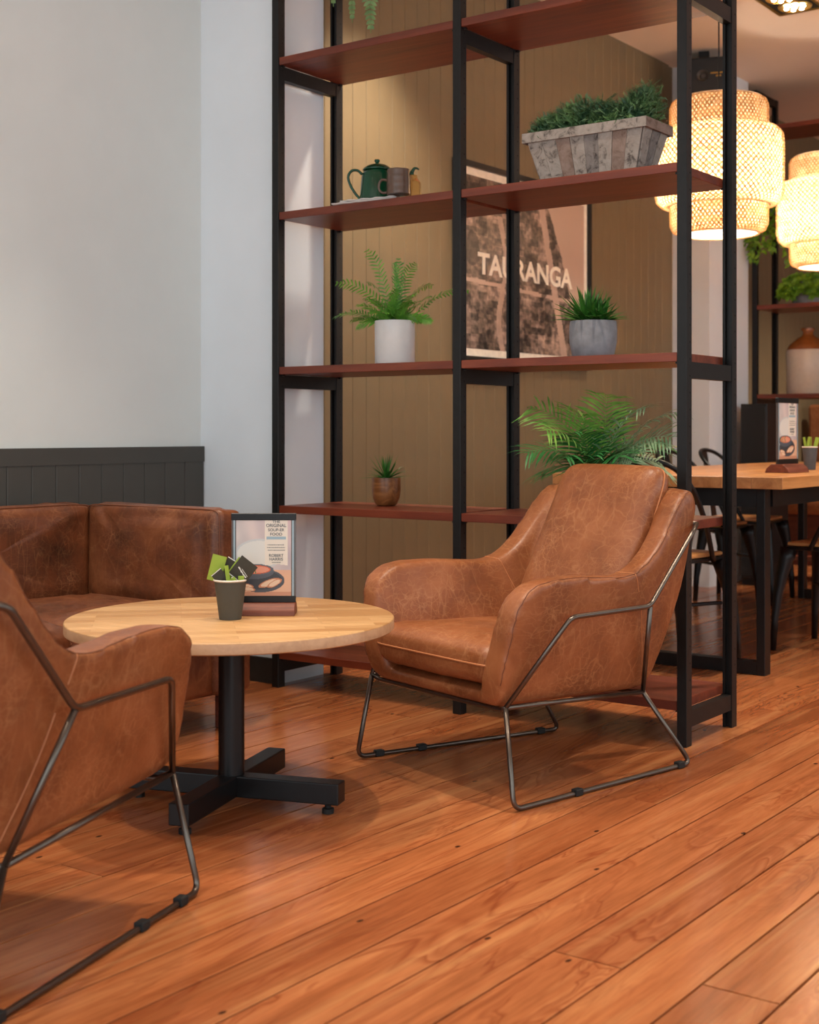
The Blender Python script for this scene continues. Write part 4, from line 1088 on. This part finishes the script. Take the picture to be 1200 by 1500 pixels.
def metal_chair(label):
    t = thing('metal_dining_chair', (0, 0, 0), 0, label, 'chair', 'black metal dining chairs with timber seats')
    # faces +y ; back at -y
    bm = B(); box(bm, -.18, .18, -.18, .18, .435, .452, .012, 2); obj('seat_pan', bm, M['black'], t, smooth=True)
    bm = B(); box(bm, -.172, .172, -.172, .172, .4525, .470, .008, 2); obj('seat_board', bm, M['dinetop'], t, smooth=True)
    for sx, sy in ((-1, -1), (1, -1), (1, 1), (-1, 1)):
        a = Vector((sx*.165, sy*.165, .44)); b = Vector((sx*.215, sy*.215, .0))
        pts = [(a.lerp(b, q)+Vector((sx*.012*math.sin(q*3.1), sy*.012*math.sin(q*3.1), 0))) for q in (0, .1, .25, .45, .7, 1)]
        bm = B(); tube(bm, pts, [.040, .036, .028, .022, .017, .014], 8); lg = obj('leg', bm, M['black'], t, smooth='full')
    for s in (-1, 1):
        bm = B(); tube(bm, catmull([(s*.14, -.17, .40), (0, -.17, .375), (-s*.14, -.17, .40)], 5) if s > 0 else catmull([(-.155, -.19, .26), (0, 0, .25), (.155, .19, .26)], 5), .008, 6); obj('brace', bm, M['black'], t)
    bm = B(); tube(bm, catmull([(-.19, .06, .44), (-.205, -.03, .60), (-.20, -.13, .74), (-.15, -.205, .82), (0, -.235, .845), (.15, -.205, .82), (.20, -.13, .74), (.205, -.03, .60), (.19, .06, .44)], 7), .011, 8); obj('back_rail', bm, M['black'], t, smooth='full')
    bm = B()
    pr = [(-.17, .45), (-.185, .55), (-.205, .68), (-.232, .835)]
    for (y0, z0), (y1, z1) in zip(pr, pr[1:]):
        v_ = [bm.verts.new(c) for c in ((-.045, y0, z0), (.045, y0, z0), (.045, y1, z1), (-.045, y1, z1))]; bm.faces.new(v_)
        v_ = [bm.verts.new(c) for c in ((-.045, y0-.003, z0), (.045, y0-.003, z0), (.045, y1-.003, z1), (-.045, y1-.003, z1))]; bm.faces.new(v_[::-1])
    obj('back_splat', bm, M['black'], t, auto=1)
    return t
c0 = metal_chair('black metal chair at the near end of the dining table'); c0.location = (-2.40, 5.02, 0); c0.rotation_euler = (0, 0, rad(-6))
for lb, x, y, rz in (('black metal chair on the far side of the dining table, nearer one', -3.02, 6.82, -90), ('black metal chair on the far side of the dining table, farther one', -3.02, 7.36, -84),
                     ('black metal chair on the right side of the dining table by the right edge', -1.99, 5.93, 86), ('black metal chair on the right side of the dining table, farther one', -1.93, 6.62, 92)):
    c = copy_tree(c0); c['label'] = lb; c.location = (x, y, 0); c.rotation_euler = (0, 0, rad(rz))

# items on the dining table
q = P2(1152, 691, 5.62)
mm_ = menu_holder((-2.13, 5.66, DZ+.0004), YAW+rad(50), 'soup menu in a clear holder on the dining table'); mm_.scale = (1.22, 1.22, 1.22)
cc2 = (-2.20, 6.13)
t = cup('paper_cup', (cc2[0], cc2[1], DZ+.0004), .034, .024, .105, M['grey_cup'], M['cupwhite'], 'grey cup of green sachets on the dining table')
rr = random.Random(2)
for k in range(6):
    a = k*1.05; bm = B(); box(bm, -.006, .006, -.0012, .0012, 0, .085)
    bm.transform(Matrix.Translation((.016*math.cos(a), .016*math.sin(a), .065)) @ Matrix.Rotation(a, 4, 'Z') @ Matrix.Rotation(rr.uniform(-.2, .3), 4, 'Y')); obj('green_sachet', bm, M['lime'], t)

# ================================================================== THINGS ON THE FAR SHELVING
SY = 8.42
def far(px, dy, z): return on_shelf(px, SY+dy, z)
t = thing('stoneware_jug', far(1184, .20, ZS['C']), 0, 'large cream stoneware jug with brown shoulder and neck', 'jug')
bm = B(); lathe(bm, [(0, 0), (.128, 0), (.135, .01), (.138, .27), (.134, .285), (0, .285)], 48); obj('body', bm, M['jugwhite'], t, smooth=True)
bm = B(); lathe(bm, [(0, .286), (.1345, .286), (.120, .315), (.075, .355), (.042, .375), (.034, .385), (.033, .405), (.042, .412), (.042, .425), (.030, .43), (0, .43)], 40); obj('shoulder', bm, M['jugbrown'], t, smooth=True)
def trailing(p, label, seed, n, fall, spread, potmat, potr=.10, poth=.13, mat='ivy'):
    t = thing('trailing_plant', p, 0, label, 'plant')
    pot(t, [(0, 0), (potr*.8, 0), (potr, poth), (potr*.95, poth), (potr*.92, poth-.02), (0, poth-.02)], M[potmat], potr*.9, poth-.015)
    rr = random.Random(seed)
    for i in range(n):
        az = rr.uniform(math.pi, 2*math.pi)+rr.uniform(-.4, .4); o = Vector((math.cos(az), math.sin(az), 0)); rch = potr+rr.uniform(.02, spread); fl_ = rr.uniform(.3, 1)*fall
        rch = max(rch, potr+.04)
        if fall > .1: rch = rr.uniform(.24, .24+spread*.3) if o.y < -.75 else rch; 
        pts = catmull([(0, 0, poth-.01), tuple(o*rch*.5+Vector((0, 0, poth+.05))), tuple(o*rch+Vector((0, 0, poth-.01))), tuple(o*(rch+.01)+Vector((rr.uniform(-.03, .03), 0, poth-.03-fl_*.5 if o.y < -.75 else poth-.05))), tuple(o*(rch+.015)+Vector((rr.uniform(-.05, .05), 0, poth-.05-fl_ if o.y < -.75 else poth-.08)))], 6)
        bm = B(); tube(bm, pts, .0016, 4)
        for j in range(3, len(pts)):
            for k in range(3):
                if rr.random() < .25: continue
                c = pts[j]+Vector((rr.uniform(-.01, .01), rr.uniform(-.01, .01), rr.uniform(-.01, .01))); d = Vector((rr.uniform(-1, 1), rr.uniform(-1, .2), rr.uniform(-.9, .3))).normalized()
                leaf_strip(bm, c, c+d*rr.uniform(.03, .05), .022, .006, 2, Vector((rr.uniform(-.5, .5), -1, .3)).normalized())
        obj('vine', bm, M[mat], t, auto=1)
    return t
trailing(far(1130, .17, ZS['A']), 'bright green trailing plant hanging from the far shelving', 4, 46, .40, .08, 'concrete', .075, .12)
trailing(far(1182, .17, ZS['B']), 'grey potted plant above the stoneware jug, trailing a little', 6, 14, .05, .04, 'concrete', .105, .14)
t = thing('potted_plant', far(1165, .19, ZS['T']), 0, 'dark leafy plant standing on the top far shelf', 'plant')
# dark bushy plant between the top shelves
pz = far(1184, .20, ZS['A'])
t.location = pz; t['label'] = 'dark leafy plant standing high on the far shelving behind the lamps'
pot(t, [(0, 0), (.07, 0), (.085, .12), (.08, .12), (.078, .10), (0, .10)], M['black'], .075, .105)
rr = random.Random(77)
for i in range(14):
    az = rr.uniform(0, 6.28); frond((0, 0, .105), az, rr.uniform(.5, 1.3), rr.uniform(.18, .30), .8, 10, .07, .03, M['palm_b'], t, rr=rr, lean=.6)
# black cabinet standing by the far shelving and leather bench beyond
t = thing('black_cabinet', (-3.27, 8.19, 0), 0, 'narrow black cabinet standing before the far shelving', 'cabinet')
obj('carcass', box(B(), -.05, .12, -.16, .2, .04, 1.12, .004), M['speaker'], t); obj('plinth', box(B(), -.04, .11, -.15, .19, 0, .0395), M['black'], t)
obj('door', box(B(), -.045, .115, -.172, -.1605, .06, 1.10, .002), M['speaker'], t)
t = thing('booth_bench', (-2.84, 9.75, 0), 0, 'tan leather booth bench in the far background', 'bench')
obj('backrest', box(B(), -.75, .75, .2, .34, .42, 1.15, .03, 2), M['leather'], t, smooth='full'); obj('seat', box(B(), -.75, .75, -.3, .198, .36, .48, .03, 2), M['leather'], t, smooth='full')
obj('plinth', box(B(), -.74, .74, -.24, .33, 0, .359), M['darkwood'], t)
print('floor boards', nb, 'objects', len(bpy.data.objects))
